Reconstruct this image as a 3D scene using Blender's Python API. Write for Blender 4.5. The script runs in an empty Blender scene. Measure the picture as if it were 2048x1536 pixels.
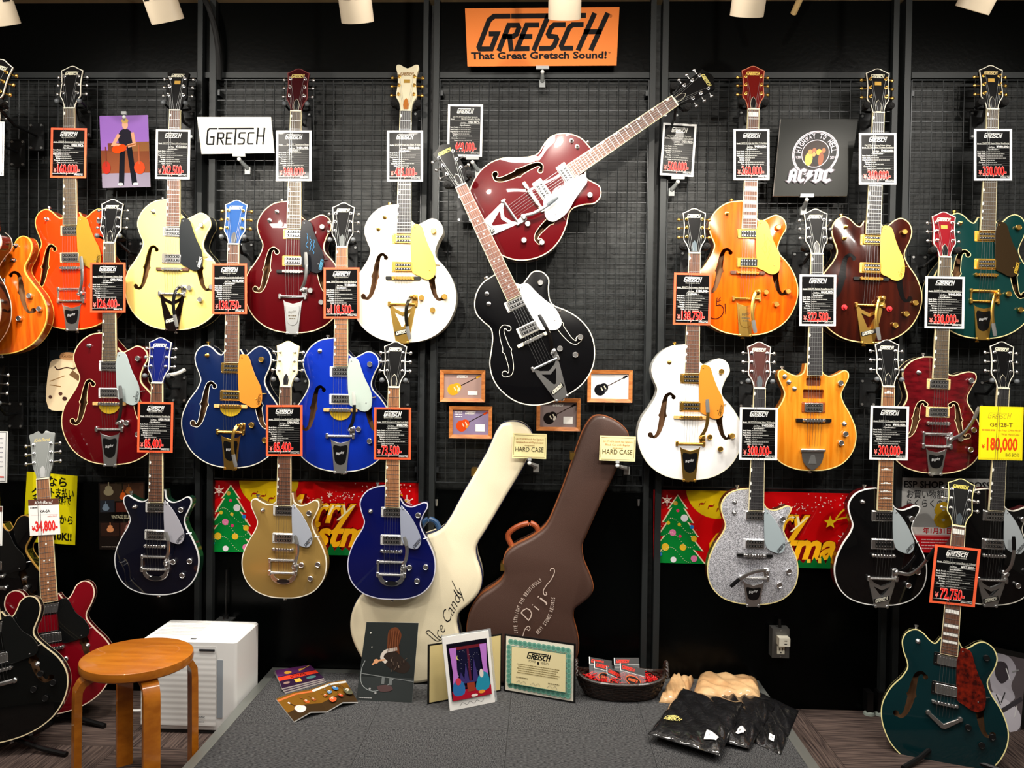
import bpy, bmesh, math, random
from mathutils import Vector, Matrix
from mathutils.geometry import delaunay_2d_cdt

S = bpy.context.scene
COL = S.collection
PI = math.pi
R = math.radians
random.seed(7)

# ------------------------------------------------------------------ camera
CAM_D, CAM_H, FPX = 3.215, 1.3285, 1600.0
cam_data = bpy.data.cameras.new('camera')
cam_data.sensor_width = 36.0
cam_data.lens = FPX / 2048 * 36
cam_data.clip_start = 0.05
cam = bpy.data.objects.new('camera', cam_data)
COL.objects.link(cam)
CAM_R = Matrix.Rotation(R(2), 3, 'Z') @ Matrix.Rotation(R(89), 3, 'X') @ Matrix.Rotation(R(0.75), 3, 'Z')
CAM_P = Vector((0, -CAM_D, CAM_H))
cam.matrix_world = Matrix.Translation(CAM_P) @ CAM_R.to_4x4()
S.camera = cam

# ------------------------------------------------------------------ light and exposure
S.view_settings.view_transform = 'Standard'
S.view_settings.look = 'None'
S.view_settings.gamma = 1.0
S.view_settings.use_curve_mapping = False
S.view_settings.exposure = -0.3
SPOT_W, FRONT_W, FILL_W, AMB = 66.0, 130.0, 34.0, 0.02
world = bpy.data.worlds.new('shop_ambient')
S.world = world
world.use_nodes = True
world.node_tree.nodes['Background'].inputs[0].default_value = (1.0, 0.94, 0.86, 1)
world.node_tree.nodes['Background'].inputs[1].default_value = AMB


def area_light(name, loc, sx, sy, watts, col=(1, 0.95, 0.88)):
    d = bpy.data.lights.new(name, 'AREA')
    d.shape = 'RECTANGLE'
    d.size, d.size_y, d.energy, d.color = sx, sy, watts, col
    o = bpy.data.objects.new(name, d)
    COL.objects.link(o)
    o.location = loc
    return o


for i, (lx, ly) in enumerate(((-1.8, -1.12), (0.0, -1.12), (1.8, -1.12), (-2.0, -3.0), (0.0, -3.0), (2.0, -3.0))):  # unseen area lights added at ceiling height to brighten wall and platform
    area_light('added_ceiling_fill', (lx, ly, 2.74), 0.9, 0.25, FILL_W)

# ------------------------------------------------------------------ pixel helpers (2048x1536 frame)


def ray(px, py):
    return CAM_R @ Vector(((px - 1024) / FPX, -(py - 768) / FPX, -1))


def P(px, py, y):
    d = ray(px, py)
    return CAM_P + d * ((y + CAM_D) / d.y)


def F(px, py, z):
    d = ray(px, py)
    return CAM_P + d * ((z - CAM_H) / d.z)


def lin(c):
    if isinstance(c, str):
        c = c.lstrip('#')
        c = tuple(int(c[i:i + 2], 16) for i in (0, 2, 4))
    o = []
    for v in c[:3]:
        v = v / 255
        o.append(v / 12.92 if v <= 0.04045 else ((v + 0.055) / 1.055) ** 2.4)
    return (o[0], o[1], o[2], 1)


# ------------------------------------------------------------------ materials
MATS = {}


def M(col, rough=0.5, metal=0.0, coat=0.0, spec=0.5, alpha=1.0, trans=0.0, bump=0.0, bscale=200.0, emit=0.0):
    key = (str(col), rough, metal, coat, spec, alpha, trans, bump, bscale, emit)
    if key in MATS:
        return MATS[key]
    m = bpy.data.materials.new('paint_%d' % len(MATS))
    m.use_nodes = True
    nt = m.node_tree
    b = nt.nodes['Principled BSDF']
    b.inputs['Base Color'].default_value = lin(col)
    b.inputs['Roughness'].default_value = rough
    b.inputs['Metallic'].default_value = metal
    b.inputs['Coat Weight'].default_value = coat
    b.inputs['Coat Roughness'].default_value = 0.03
    b.inputs['Specular IOR Level'].default_value = spec
    b.inputs['Alpha'].default_value = alpha
    b.inputs['Transmission Weight'].default_value = trans
    if emit:
        b.inputs['Emission Color'].default_value = lin(col)
        b.inputs['Emission Strength'].default_value = emit
    if bump:
        t = nt.nodes.new('ShaderNodeTexCoord')
        n = nt.nodes.new('ShaderNodeTexNoise')
        n.inputs['Scale'].default_value = bscale
        n.inputs['Detail'].default_value = 6
        bp = nt.nodes.new('ShaderNodeBump')
        bp.inputs['Strength'].default_value = bump
        bp.inputs['Distance'].default_value = 0.004
        nt.links.new(t.outputs['Object'], n.inputs['Vector'])
        nt.links.new(n.outputs['Fac'], bp.inputs['Height'])
        nt.links.new(bp.outputs['Normal'], b.inputs['Normal'])
    MATS[key] = m
    return m


def MN(name, c1, c2, scale=(20, 20, 20), rough=0.4, coat=0.0, kind='noise', lo=0.35, hi=0.65, bump=0.0,
       metal=0.0, detail=5, space='Object', bdist=0.002, spec=0.5):
    """two-colour procedural material driven by a noise / voronoi pattern"""
    if name in MATS:
        return MATS[name]
    m = bpy.data.materials.new(name)
    m.use_nodes = True
    nt = m.node_tree
    b = nt.nodes['Principled BSDF']
    t = nt.nodes.new('ShaderNodeTexCoord')
    mp = nt.nodes.new('ShaderNodeMapping')
    mp.inputs['Scale'].default_value = scale
    nt.links.new(t.outputs[space], mp.inputs['Vector'])
    if kind == 'noise':
        n = nt.nodes.new('ShaderNodeTexNoise')
        n.inputs['Scale'].default_value = 1.0
        n.inputs['Detail'].default_value = detail
        out = n.outputs['Fac']
    else:
        n = nt.nodes.new('ShaderNodeTexVoronoi')
        n.inputs['Scale'].default_value = 1.0
        sp = nt.nodes.new('ShaderNodeSeparateColor')
        nt.links.new(n.outputs['Color'], sp.inputs['Color'])
        out = sp.outputs['Red']
    nt.links.new(mp.outputs['Vector'], n.inputs['Vector'])
    r = nt.nodes.new('ShaderNodeValToRGB')
    r.color_ramp.elements[0].position, r.color_ramp.elements[1].position = lo, hi
    r.color_ramp.elements[0].color, r.color_ramp.elements[1].color = lin(c1), lin(c2)
    nt.links.new(out, r.inputs['Fac'])
    nt.links.new(r.outputs['Color'], b.inputs['Base Color'])
    b.inputs['Roughness'].default_value = rough
    b.inputs['Coat Weight'].default_value = coat
    b.inputs['Coat Roughness'].default_value = 0.03
    b.inputs['Metallic'].default_value = metal
    b.inputs['Specular IOR Level'].default_value = spec
    if bump:
        bp = nt.nodes.new('ShaderNodeBump')
        bp.inputs['Strength'].default_value = bump
        bp.inputs['Distance'].default_value = bdist
        nt.links.new(out, bp.inputs['Height'])
        nt.links.new(bp.outputs['Normal'], b.inputs['Normal'])
    MATS[name] = m
    return m


def gloss(col):
    return M(col, rough=0.3, coat=1.0, spec=0.12)


CHROME = M((232, 232, 232), rough=0.27, metal=1)
GOLD = M((244, 196, 100), rough=0.28, metal=1)
STEEL = M((206, 208, 208), rough=0.36, metal=1)
ALU = M((160, 164, 160), rough=0.42, metal=0.85)
BLACK = M((10, 10, 11), rough=0.35)
BLACKG = gloss((7, 7, 8))
RUBBER = M((14, 14, 15), rough=0.8)
FOAM = M((15, 14, 14), rough=0.95, bump=1.0, bscale=400)
IVORY = M((240, 232, 205), rough=0.4)
WHITE = M((238, 238, 234), rough=0.5)
ROSEWOOD = MN('rosewood', (70, 42, 28), (116, 74, 52), (160, 9, 60), rough=0.5)
LAUREL = MN('laurel', (122, 78, 48), (168, 114, 74), (160, 9, 60), rough=0.5)
EBONY = MN('ebony', (30, 29, 31), (52, 50, 52), (160, 9, 60), rough=0.45)
OLIVEBOARD = MN('dark_rosewood', (68, 56, 42), (96, 80, 60), (160, 9, 60), rough=0.5)
INNER = MN('inner_maple', (126, 84, 50), (168, 122, 80), (40, 6, 40), rough=0.7)
SPARKLE = MN('silver_sparkle', (118, 120, 128), (246, 246, 255), (520, 520, 520), rough=0.3, coat=0.7,
             kind='voronoi', lo=0.1, hi=0.95, bump=0.5, metal=0.35)
PEARLOID = MN('pearloid', (222, 222, 214), (250, 250, 246), (90, 90, 90), rough=0.3)
TORTOISE = MN('tortoise', (48, 6, 5), (118, 26, 10), (70, 60, 70), rough=0.2, coat=0.6)
FRAMEWOOD = MN('frame_wood', (166, 94, 40), (206, 130, 66), (18, 110, 110), rough=0.45)

# ------------------------------------------------------------------ mesh builder


class MB:
    def __init__(s, T=None):
        s.v, s.f, s.mi, s.cur, s.T = [], [], [], 0, T

    def add(s, vs, fs):
        o = len(s.v)
        if s.T is not None:
            s.v += [s.T @ Vector(v) for v in vs]
        else:
            s.v += [Vector(v) for v in vs]
        for f in fs:
            s.f.append([i + o for i in f])
            s.mi.append(s.cur)
        return s

    def box(s, x0, x1, y0, y1, z0, z1):
        vs = [(x, y, z) for z in (z0, z1) for y in (y0, y1) for x in (x0, x1)]
        return s.add(vs, [(0, 2, 3, 1), (4, 5, 7, 6), (0, 1, 5, 4), (2, 6, 7, 3), (0, 4, 6, 2), (1, 3, 7, 5)])

    def prism(s, poly, z0, z1, bev=0.0):
        n = len(poly)
        rings = [(poly, z0)]
        if bev:
            rings += [(poly, z1 - bev), (offset(poly, -bev), z1)]
        else:
            rings += [(poly, z1)]
        vs = [(x, y, z) for p, z in rings for x, y in p]
        fs = [tuple(range(n - 1, -1, -1)), tuple(range(n * (len(rings) - 1), n * len(rings)))]
        for k in range(len(rings) - 1):
            for i in range(n):
                j = (i + 1) % n
                fs.append((k * n + i, k * n + j, (k + 1) * n + j, (k + 1) * n + i))
        return s.add(vs, fs)

    def lathe(s, prof, n=16, c=(0, 0, 0), sx=1, sy=1):
        """profile (r, z) turned about local z"""
        vs, fs = [], []
        for r, z in prof:
            for i in range(n):
                a = 2 * PI * i / n
                vs.append((c[0] + r * sx * math.cos(a), c[1] + r * sy * math.sin(a), c[2] + z))
        for k in range(len(prof) - 1):
            for i in range(n):
                j = (i + 1) % n
                fs.append((k * n + i, k * n + j, (k + 1) * n + j, (k + 1) * n + i))
        fs.append(tuple(range(n - 1, -1, -1)))
        fs.append(tuple(range(n * (len(prof) - 1), n * len(prof))))
        return s.add(vs, fs)

    def tube(s, pts, r, n=6, flat=None):
        pts = [Vector(p) for p in pts]
        rs = r if isinstance(r, (list, tuple)) else [r] * len(pts)
        vs, fs = [], []
        t0 = (pts[1] - pts[0]).normalized()
        up = Vector((0, 0, 1)) if abs(t0.z) < 0.9 else Vector((1, 0, 0))
        if flat is not None:
            up = Vector(flat)
        for i, p in enumerate(pts):
            a, b = pts[max(i - 1, 0)], pts[min(i + 1, len(pts) - 1)]
            t = (b - a).normalized()
            x = t.cross(up)
            if x.length < 1e-6:
                x = t.orthogonal()
            x.normalize()
            u = x.cross(t)
            for k in range(n):
                an = 2 * PI * (k + 0.5) / n
                ry = rs[i] if flat is None else rs[i] * 0.35
                vs.append(p + x * (rs[i] * math.cos(an)) + u * (ry * math.sin(an)))
        for i in range(len(pts) - 1):
            for k in range(n):
                j = (k + 1) % n
                fs.append((i * n + k, (i + 1) * n + k, (i + 1) * n + j, i * n + j))
        fs.append(tuple(range(n)))
        fs.append(tuple(range(n * len(pts) - 1, n * (len(pts) - 1) - 1, -1)))
        return s.add(vs, fs)

    def cyl(s, p0, p1, r0, r1=None, n=12):
        return s.tube([p0, p1], [r0, r0 if r1 is None else r1], n)

    def ball(s, c, r, n=10, m=6, sc=(1, 1, 1)):
        prof = [(max(r * math.sin(PI * k / m), r * 0.02), -r * math.cos(PI * k / m)) for k in range(m + 1)]
        vs, fs = [], []
        for q, z in prof:
            for i in range(n):
                a = 2 * PI * i / n
                vs.append((c[0] + q * math.cos(a) * sc[0], c[1] + q * math.sin(a) * sc[1], c[2] + z * sc[2]))
        for k in range(m):
            for i in range(n):
                j = (i + 1) % n
                fs.append((k * n + i, k * n + j, (k + 1) * n + j, (k + 1) * n + i))
        fs += [tuple(range(n - 1, -1, -1)), tuple(range(n * m, n * m + n))]
        return s.add(vs, fs)

    def build(s, name, mats, parent=None, smooth=35, loc=None):
        me = bpy.data.meshes.new(name)
        vs = s.v
        if loc is not None:
            loc = Vector(loc)
            vs = [v - loc for v in vs]
        me.from_pydata([tuple(v) for v in vs], [], s.f)
        if not isinstance(mats, (list, tuple)):
            mats = [mats]
        for m in mats:
            me.materials.append(m)
        if any(s.mi):
            me.polygons.foreach_set('material_index', s.mi)
        if smooth:
            me.shade_smooth()
            sharp(me, smooth)
        me.update()
        o = bpy.data.objects.new(name, me)
        COL.objects.link(o)
        if loc is not None:
            o.location = loc
        if parent is not None:
            o.parent = parent
        return o


def sharp(me, ang):
    try:
        me.set_sharp_from_angle(angle=R(ang))
    except Exception:
        bm = bmesh.new()
        bm.from_mesh(me)
        for e in bm.edges:
            if len(e.link_faces) == 2 and e.calc_face_angle(0) > R(ang):
                e.smooth = False
        bm.to_mesh(me)
        bm.free()


def area2(p):
    return sum(p[i][0] * p[(i + 1) % len(p)][1] - p[(i + 1) % len(p)][0] * p[i][1] for i in range(len(p)))


def ccw(p):
    return list(p) if area2(p) > 0 else list(reversed(p))


def offset(poly, d):
    """offset a counter-clockwise polygon outward by d"""
    n, o = len(poly), []
    for i in range(n):
        a, b, c = Vector(poly[i - 1]), Vector(poly[i]), Vector(poly[(i + 1) % n])
        e1, e2 = (b - a), (c - b)
        if e1.length < 1e-9 or e2.length < 1e-9:
            o.append(tuple(b))
            continue
        e1.normalize()
        e2.normalize()
        n1, n2 = Vector((e1.y, -e1.x)), Vector((e2.y, -e2.x))
        nn = n1 + n2
        if nn.length < 1e-6:
            nn = n1
        nn.normalize()
        k = d / max(nn.dot(n1), 0.5)
        o.append((b.x + nn.x * k, b.y + nn.y * k))
    return o


def smooth(pts, n=6, closed=True):
    """centripetal Catmull-Rom through the points"""
    P_ = [Vector(p) for p in pts]
    N = len(P_)
    out = []
    segs = N if closed else N - 1
    for i in range(segs):
        if closed:
            p0, p1, p2, p3 = P_[i - 1], P_[i], P_[(i + 1) % N], P_[(i + 2) % N]
        else:
            p1, p2 = P_[i], P_[i + 1]
            p0 = P_[i - 1] if i else p1 + (p1 - p2)
            p3 = P_[i + 2] if i + 2 < N else p2 + (p2 - p1)
        t0 = 0.0
        t1 = t0 + max((p1 - p0).length, 1e-6) ** 0.5
        t2 = t1 + max((p2 - p1).length, 1e-6) ** 0.5
        t3 = t2 + max((p3 - p2).length, 1e-6) ** 0.5
        for k in range(n):
            t = t1 + (t2 - t1) * k / n
            a1 = p0 * ((t1 - t) / (t1 - t0)) + p1 * ((t - t0) / (t1 - t0))
            a2 = p1 * ((t2 - t) / (t2 - t1)) + p2 * ((t - t1) / (t2 - t1))
            a3 = p2 * ((t3 - t) / (t3 - t2)) + p3 * ((t - t2) / (t3 - t2))
            b1 = a1 * ((t2 - t) / (t2 - t0)) + a2 * ((t - t0) / (t2 - t0))
            b2 = a2 * ((t3 - t) / (t3 - t1)) + a3 * ((t - t1) / (t3 - t1))
            out.append(tuple(b1 * ((t2 - t) / (t2 - t1)) + b2 * ((t - t1) / (t2 - t1))))
    if not closed:
        out.append(tuple(P_[-1]))
    return out


def inside(p, poly):
    x, y = p[0], p[1]
    c, j = False, len(poly) - 1
    for i in range(len(poly)):
        xi, yi = poly[i][0], poly[i][1]
        xj, yj = poly[j][0], poly[j][1]
        if (yi > y) != (yj > y) and x < (xj - xi) * (y - yi) / (yj - yi) + xi:
            c = not c
        j = i
    return c


def fill(outline, holes=(), grid=None):
    """triangulate an outline with holes, with inner grid points; returns (points2d, faces)"""
    pts = [Vector(p[:2]) for p in outline]
    edges = [(i, (i + 1) % len(outline)) for i in range(len(outline))]
    for h in holes:
        o = len(pts)
        pts += [Vector(p[:2]) for p in h]
        edges += [(o + i, o + (i + 1) % len(h)) for i in range(len(h))]
    if grid:
        xs, ys = [p[0] for p in outline], [p[1] for p in outline]
        inn = offset(ccw(outline), -grid * 0.45)
        big = [offset(ccw(h), grid * 0.3) for h in holes]
        y = min(ys) + grid / 2
        k = 0
        while y < max(ys):
            x = min(xs) + (grid / 2 if k % 2 else grid)
            while x < max(xs):
                if inside((x, y), inn) and not any(inside((x, y), b) for b in big):
                    pts.append(Vector((x, y)))
                x += grid
            y += grid * 0.87
            k += 1
    vo, eo, fo, a, b, c = delaunay_2d_cdt(pts, edges, [], 0, 1e-6)
    fs = []
    for f in fo:
        cx = sum(vo[i].x for i in f) / len(f)
        cy = sum(vo[i].y for i in f) / len(f)
        if inside((cx, cy), outline) and not any(inside((cx, cy), h) for h in holes):
            q = [(vo[i].x, vo[i].y) for i in f]
            fs.append(tuple(f) if area2(q) > 0 else tuple(reversed(f)))
    return [(v.x, v.y) for v in vo], fs


# ------------------------------------------------------------------ tagging
def tag(o, label, cat, group=None, kind=None):
    o['label'] = label
    o['category'] = cat
    if group:
        o['group'] = group
    if kind:
        o['kind'] = kind
    return o


def thing(name, label, cat, loc=(0, 0, 0), group=None, rot=None):
    o = bpy.data.objects.new(name, None)
    o.empty_display_size = 0.05
    COL.objects.link(o)
    o.location = loc
    if rot is not None:
        o.rotation_euler = rot
    return tag(o, label, cat, group)


def struct(o):
    o['kind'] = 'structure'
    return o


# ------------------------------------------------------------------ flat printing: lettering and graphics
GLY = {}


def glyphs(text, bold=0.0, shear=0.0):
    key = (text, bold, shear)
    if key not in GLY:
        cu = bpy.data.curves.new('lettering', 'FONT')
        cu.body, cu.size, cu.resolution_u, cu.offset, cu.shear = text, 1, 2, bold, shear
        ob = bpy.data.objects.new('lettering', cu)
        me = ob.to_mesh()
        vs = [(v.co.x, v.co.y) for v in me.vertices]
        fs = [tuple(p.vertices) for p in me.polygons]
        ob.to_mesh_clear()
        bpy.data.objects.remove(ob)
        bpy.data.curves.remove(cu)
        x0 = min((v[0] for v in vs), default=0)
        x1 = max((v[0] for v in vs), default=1)
        GLY[key] = (vs, fs, x0, x1)
    return GLY[key]


LOGO = [[(.62, 1), (.12, 1), (0, .88), (0, .06), (.06, 0), (.48, 0), (.48, .46), (.27, .46)],
        [(.78, 0), (.78, .72), (1.1, .72), (1.18, .64), (1.18, .44), (1.1, .38), (.8, .38)], [(.98, .36), (1.2, 0)],
        [(1.78, .72), (1.42, .72), (1.42, 0), (1.78, 0)], [(1.42, .37), (1.7, .37)],
        [(.82, 1), (3.3, 1)], [(2.05, .96), (2.05, 0)],
        [(2.72, .72), (2.4, .72), (2.33, .64), (2.33, .44), (2.4, .38), (2.65, .35), (2.72, .28), (2.72, .08), (2.64, 0), (2.3, 0)],
        [(3.36, .72), (3.06, .72), (2.98, .64), (2.98, .08), (3.06, 0), (3.36, 0)],
        [(3.66, 1), (3.66, 0)], [(4.12, 1), (4.12, 0)], [(3.66, .5), (4.12, .5)]]
LOGO_W = 4.45


class Draw:
    """flat print in card units; later items lie a hair above earlier ones"""

    def __init__(s):
        s.items = []

    def poly(s, pts, col):
        s.items.append((list(pts), [tuple(range(len(pts)))], col))
        return s

    def fillpoly(s, pts, col):
        v, f = fill(ccw(pts))
        s.items.append((v, f, col))
        return s

    def rect(s, x0, y0, x1, y1, col):
        return s.poly([(x0, y0), (x1, y0), (x1, y1), (x0, y1)], col)

    def ell(s, cx, cy, rx, ry, col, n=20, a0=0.0, a1=360.0, rot=0.0):
        pts = []
        for i in range(n):
            a = R(a0 + (a1 - a0) * i / (n if a1 - a0 >= 359.9 else n - 1))
            x, y = rx * math.cos(a), ry * math.sin(a)
            pts.append((cx + x * math.cos(rot) - y * math.sin(rot), cy + x * math.sin(rot) + y * math.cos(rot)))
        return s.poly(pts, col)

    def ring(s, cx, cy, r0, r1, col, n=40, a0=0, a1=360):
        vs, fs = [], []
        for i in range(n + 1):
            a = R(a0 + (a1 - a0) * i / n)
            for r in (r0, r1):
                vs.append((cx + r * math.cos(a), cy + r * math.sin(a)))
        for i in range(n):
            fs.append((2 * i, 2 * i + 1, 2 * i + 3, 2 * i + 2))
        s.items.append((vs, fs, col))
        return s

    def stroke(s, pts, w, col, cap=True):
        """polyline of even width with mitred joins"""
        q = [Vector(p) for k, p in enumerate(pts) if k == 0 or math.dist(p, pts[k - 1]) > 1e-7]
        if len(q) < 2:
            return s
        if cap:
            q[0] = q[0] - (q[1] - q[0]).normalized() * (w / 2)
            q[-1] = q[-1] + (q[-1] - q[-2]).normalized() * (w / 2)
        vs = []
        for i, p in enumerate(q):
            a = (p - q[i - 1]).normalized() if i else (q[1] - p).normalized()
            b = (q[i + 1] - p).normalized() if i + 1 < len(q) else a
            n1, n2 = Vector((-a.y, a.x)), Vector((-b.y, b.x))
            nn = n1 + n2
            nn = nn.normalized() if nn.length > 1e-6 else n1
            k = (w / 2) / max(nn.dot(n1), 0.45)
            vs += [tuple(p - nn * k), tuple(p + nn * k)]
        s.items.append((vs, [(2 * i, 2 * i + 2, 2 * i + 3, 2 * i + 1) for i in range(len(q) - 1)], col))
        return s

    def logo(s, x, y, h, col, w=0.15, slant=0.28, rot=0.0, sx=1.0):
        vs, fs = [], []
        for line in LOGO:
            d = Draw()
            d.stroke([(p[0] * sx + slant * p[1], p[1]) for p in line], w, None)
            o = len(vs)
            vs += d.items[0][0]
            fs += [tuple(i + o for i in f) for f in d.items[0][1]]
        c, sn = math.cos(rot), math.sin(rot)
        vs = [(x + h * (p * c - q * sn), y + h * (p * sn + q * c)) for p, q in vs]
        s.items.append((vs, fs, col))
        return s

    def text(s, t, x, y, h, col, align='l', bold=0.0, shear=0.0, width=None, rot=0.0, maxw=None):
        vs, fs, x0, x1 = glyphs(t, bold, shear)
        k = h / 0.69
        kx = k
        if width:
            kx = width / (x1 - x0)
        elif maxw and (x1 - x0) * k > maxw:
            kx = maxw / (x1 - x0)
        w = (x1 - x0) * kx
        ox = {'l': 0, 'c': -w / 2, 'r': -w}[align]
        c, sn = math.cos(rot), math.sin(rot)
        out = []
        for p, q in vs:
            a, b = ox + (p - x0) * kx, q * k
            out.append((x + a * c - b * sn, y + a * sn + b * c))
        s.items.append((out, fs, col))
        return s

    def words(s, x0, x1, y, h, col, seed=0):
        """a line of print too small to read: short dashes"""
        rr = random.Random(seed * 31 + int(y * 999))
        x = x0
        vs, fs = [], []
        while x < x1:
            w = min(h * rr.uniform(0.9, 3.2), x1 - x)
            o = len(vs)
            vs += [(x, y), (x + w, y), (x + w, y + h), (x, y + h)]
            fs.append((o, o + 1, o + 2, o + 3))
            x += w + h * 0.45
        if vs:
            s.items.append((vs, fs, col))
        return s

    def build(s, name, fmap, parent, z0=0.0004, dz=0.00012, rough=0.45, coat=0.0, grid=0):
        b = MB()
        mats, idx = [], {}
        for k, (vs, fs, col) in enumerate(s.items):
            mt = col if isinstance(col, bpy.types.Material) else M(col, rough=rough, coat=coat, spec=0.12)
            if mt.name not in idx:
                idx[mt.name] = len(mats)
                mats.append(mt)
            b.cur = idx[mt.name]
            z = z0 + dz * k
            if grid:
                vs, fs = list(vs), list(fs)
                for f in [f for f in fs if len(f) == 4]:
                    q = [Vector(vs[i]) for i in f]
                    if max((q[0] - q[2]).length, (q[1] - q[3]).length) < 0.12:
                        continue
                    fs.remove(f)
                    o = len(vs)
                    for jj in range(grid + 1):
                        for ii in range(grid + 1):
                            u, v = ii / grid, jj / grid
                            vs.append(tuple(q[0] * (1 - u) * (1 - v) + q[1] * u * (1 - v) + q[2] * u * v + q[3] * (1 - u) * v))
                    g1 = grid + 1
                    fs += [(o + jj * g1 + ii, o + jj * g1 + ii + 1, o + (jj + 1) * g1 + ii + 1, o + (jj + 1) * g1 + ii) for jj in range(grid) for ii in range(grid)]
            fixed = []
            for f in fs:
                q = [vs[i] for i in f]
                fixed.append(tuple(f) if area2(q) >= 0 else tuple(reversed(f)))
            b.add([fmap(p[0], p[1], z) for p in vs], fixed)
        return b.build(name, mats, parent, smooth=0)


def quad_map(c, aspect):
    """c = four corners bl, br, tr, tl (Vectors, already local); u 0..aspect, v 0..1, w along the normal"""
    bl, br, tr, tl = c
    nrm = ((br - bl).cross(tl - bl)).normalized()

    def f(u, v, w):
        a = u / aspect
        p = bl * (1 - a) * (1 - v) + br * a * (1 - v) + tr * a * v + tl * (1 - a) * v
        return p + nrm * w
    return f


def card(name, label, cat, corners, thick, edge, draw, aspect, group=None, part='card', rough=0.45, coat=0.0, pname='printed_face', bow=0.0):
    """a thin card or board: corners bl, br, tr, tl in world space; draw prints on the front"""
    c0 = sum(corners, Vector()) / 4
    t = thing(name, label, cat, c0, group)
    loc = [p - c0 for p in corners]
    f = quad_map(loc, aspect)
    b = MB()
    vs = [f(u, v, w) for w in (-thick, 0) for u, v in ((0, 0), (aspect, 0), (aspect, 1), (0, 1))]
    b.add(vs, [(3, 2, 1, 0), (4, 5, 6, 7), (0, 1, 5, 4), (1, 2, 6, 5), (2, 3, 7, 6), (3, 0, 4, 7)])
    b.build(part, edge, t, smooth=0)
    if draw is not None:
        draw.build(pname, f, t, rough=rough, coat=coat)
    return t, f


def px_corners(x0, y0, x1, y1, y, rot=0.0):
    """rectangle from pixel bounds on the plane at depth y, turned by rot degrees (clockwise positive)"""
    a, b, c, d = P(x0, y1, y), P(x1, y1, y), P(x1, y0, y), P(x0, y0, y)
    m = (a + b + c + d) / 4
    w = ((b - a).length + (c - d).length) / 4
    h = ((d - a).length + (c - b).length) / 4
    an = R(-rot)
    ux, uz = Vector((math.cos(an), 0, math.sin(an))), Vector((-math.sin(an), 0, math.cos(an)))
    return [m - ux * w - uz * h, m + ux * w - uz * h, m + ux * w + uz * h, m - ux * w + uz * h]


def px_quad(bl, br, tr, tl, y):
    return [P(*bl, y), P(*br, y), P(*tr, y), P(*tl, y)]

# ================================================================== the setting
CEIL = 2.783
GT = P(1080, 160, -0.045).z           # top of the wire grids
GB = P(1000, 967, -0.045).z           # bottom of the wire grids
ZP = P(800, 1341, -0.03).z            # platform height

WALLM = MN('black_wall_paint', (10, 12, 12), (30, 33, 33), (22, 22, 30), rough=0.5, bump=0.5, detail=10, bdist=0.006, lo=0.3, hi=0.75, spec=0.3)
BOARD = M((3, 4, 4), rough=0.25, spec=0.09, bump=0.1, bscale=60)
POST = M((36, 39, 40), rough=0.45, metal=0.1, spec=0.3)
WIRE = M((40, 43, 45), rough=0.35, metal=0.3)
b = MB().box(-3.4, 3.4, 0, 0.12, 0, CEIL)
struct(b.build('wall_back', WALLM, smooth=0))
b = MB().box(-3.4, 3.4, -7.0, 0.12, CEIL, CEIL + 0.1)
struct(b.build('ceiling', M((176, 152, 112), rough=0.8), smooth=0))
SHOPW = M((112, 107, 99), rough=0.8)
struct(MB().box(-3.4, 3.4, -7.1, -7.0, 0, CEIL).build('wall_front', SHOPW, smooth=0))
struct(MB().box(-3.5, -3.4, -7.1, 0.12, 0, CEIL).build('wall_left', SHOPW, smooth=0))
struct(MB().box(3.4, 3.5, -7.1, 0.12, 0, CEIL).build('wall_right', SHOPW, smooth=0))
CARPET = MN('floor_carpet', (44, 36, 35), (92, 78, 72), (7, 150, 20), rough=0.95, bump=0.7, lo=0.36, hi=0.62, detail=4, spec=0.1)
DARKCARPET = MN('platform_carpet', (32, 33, 35), (92, 92, 93), (95, 330, 90), rough=0.95, bump=0.9, lo=0.33, hi=0.68, detail=6, spec=0.1)
floor = struct(MB().box(-3.4, 3.4, -7.0, 0.12, -0.1, -0.006).build('floor', CARPET, smooth=0))
tm = MB().box(-0.249, 0.249, -0.249, 0.249, -0.006, 0)
proto = None
for i in range(-5, 5):
    for j in range(0, 4):
        if proto is None:
            o = proto = tm.build('carpet_tile', CARPET, smooth=0)
        else:
            o = proto.copy()
            COL.objects.link(o)
        o.parent = floor
        o.location = (i * 0.5 + 0.3, -0.25 - j * 0.5, 0)
        o.rotation_euler[2] = PI / 2 * ((i + j) % 2)

# boards above and below the wire grids
n = 0
for x0, x1 in ((-60, 392), (403, 841), (873, 1293), (1329, 1776), (1812, 2110)):
    a, c = P(x0, 600, -0.03).x, P(x1, 600, -0.03).x
    n += 1
    o = MB().box(a, c, -0.03, 0, GT + 0.035, CEIL).build('trim_%d' % n, BOARD, smooth=0)
    struct(o)
    n += 1
    struct(MB().box(a, c, -0.036, 0, GT + 0.012, GT + 0.034).build('trim_%d' % n, POST, smooth=0))
    n += 1
    struct(MB().box(a, c, -0.028, 0, 0, GB - 0.03).build('trim_%d' % n, BOARD, smooth=0))
for x0, x1 in ((392, 402), (416, 428), (841, 851), (862, 873), (1293, 1304), (1317, 1329), (1776, 1787), (1800, 1812)):
    a, c = P(x0, 600, -0.055).x, P(x1, 600, -0.055).x
    n += 1
    u = MB().box(a, c, -0.055, 0, 0, CEIL)
    struct(u.build('trim_%d' % n, POST, smooth=0))

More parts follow.
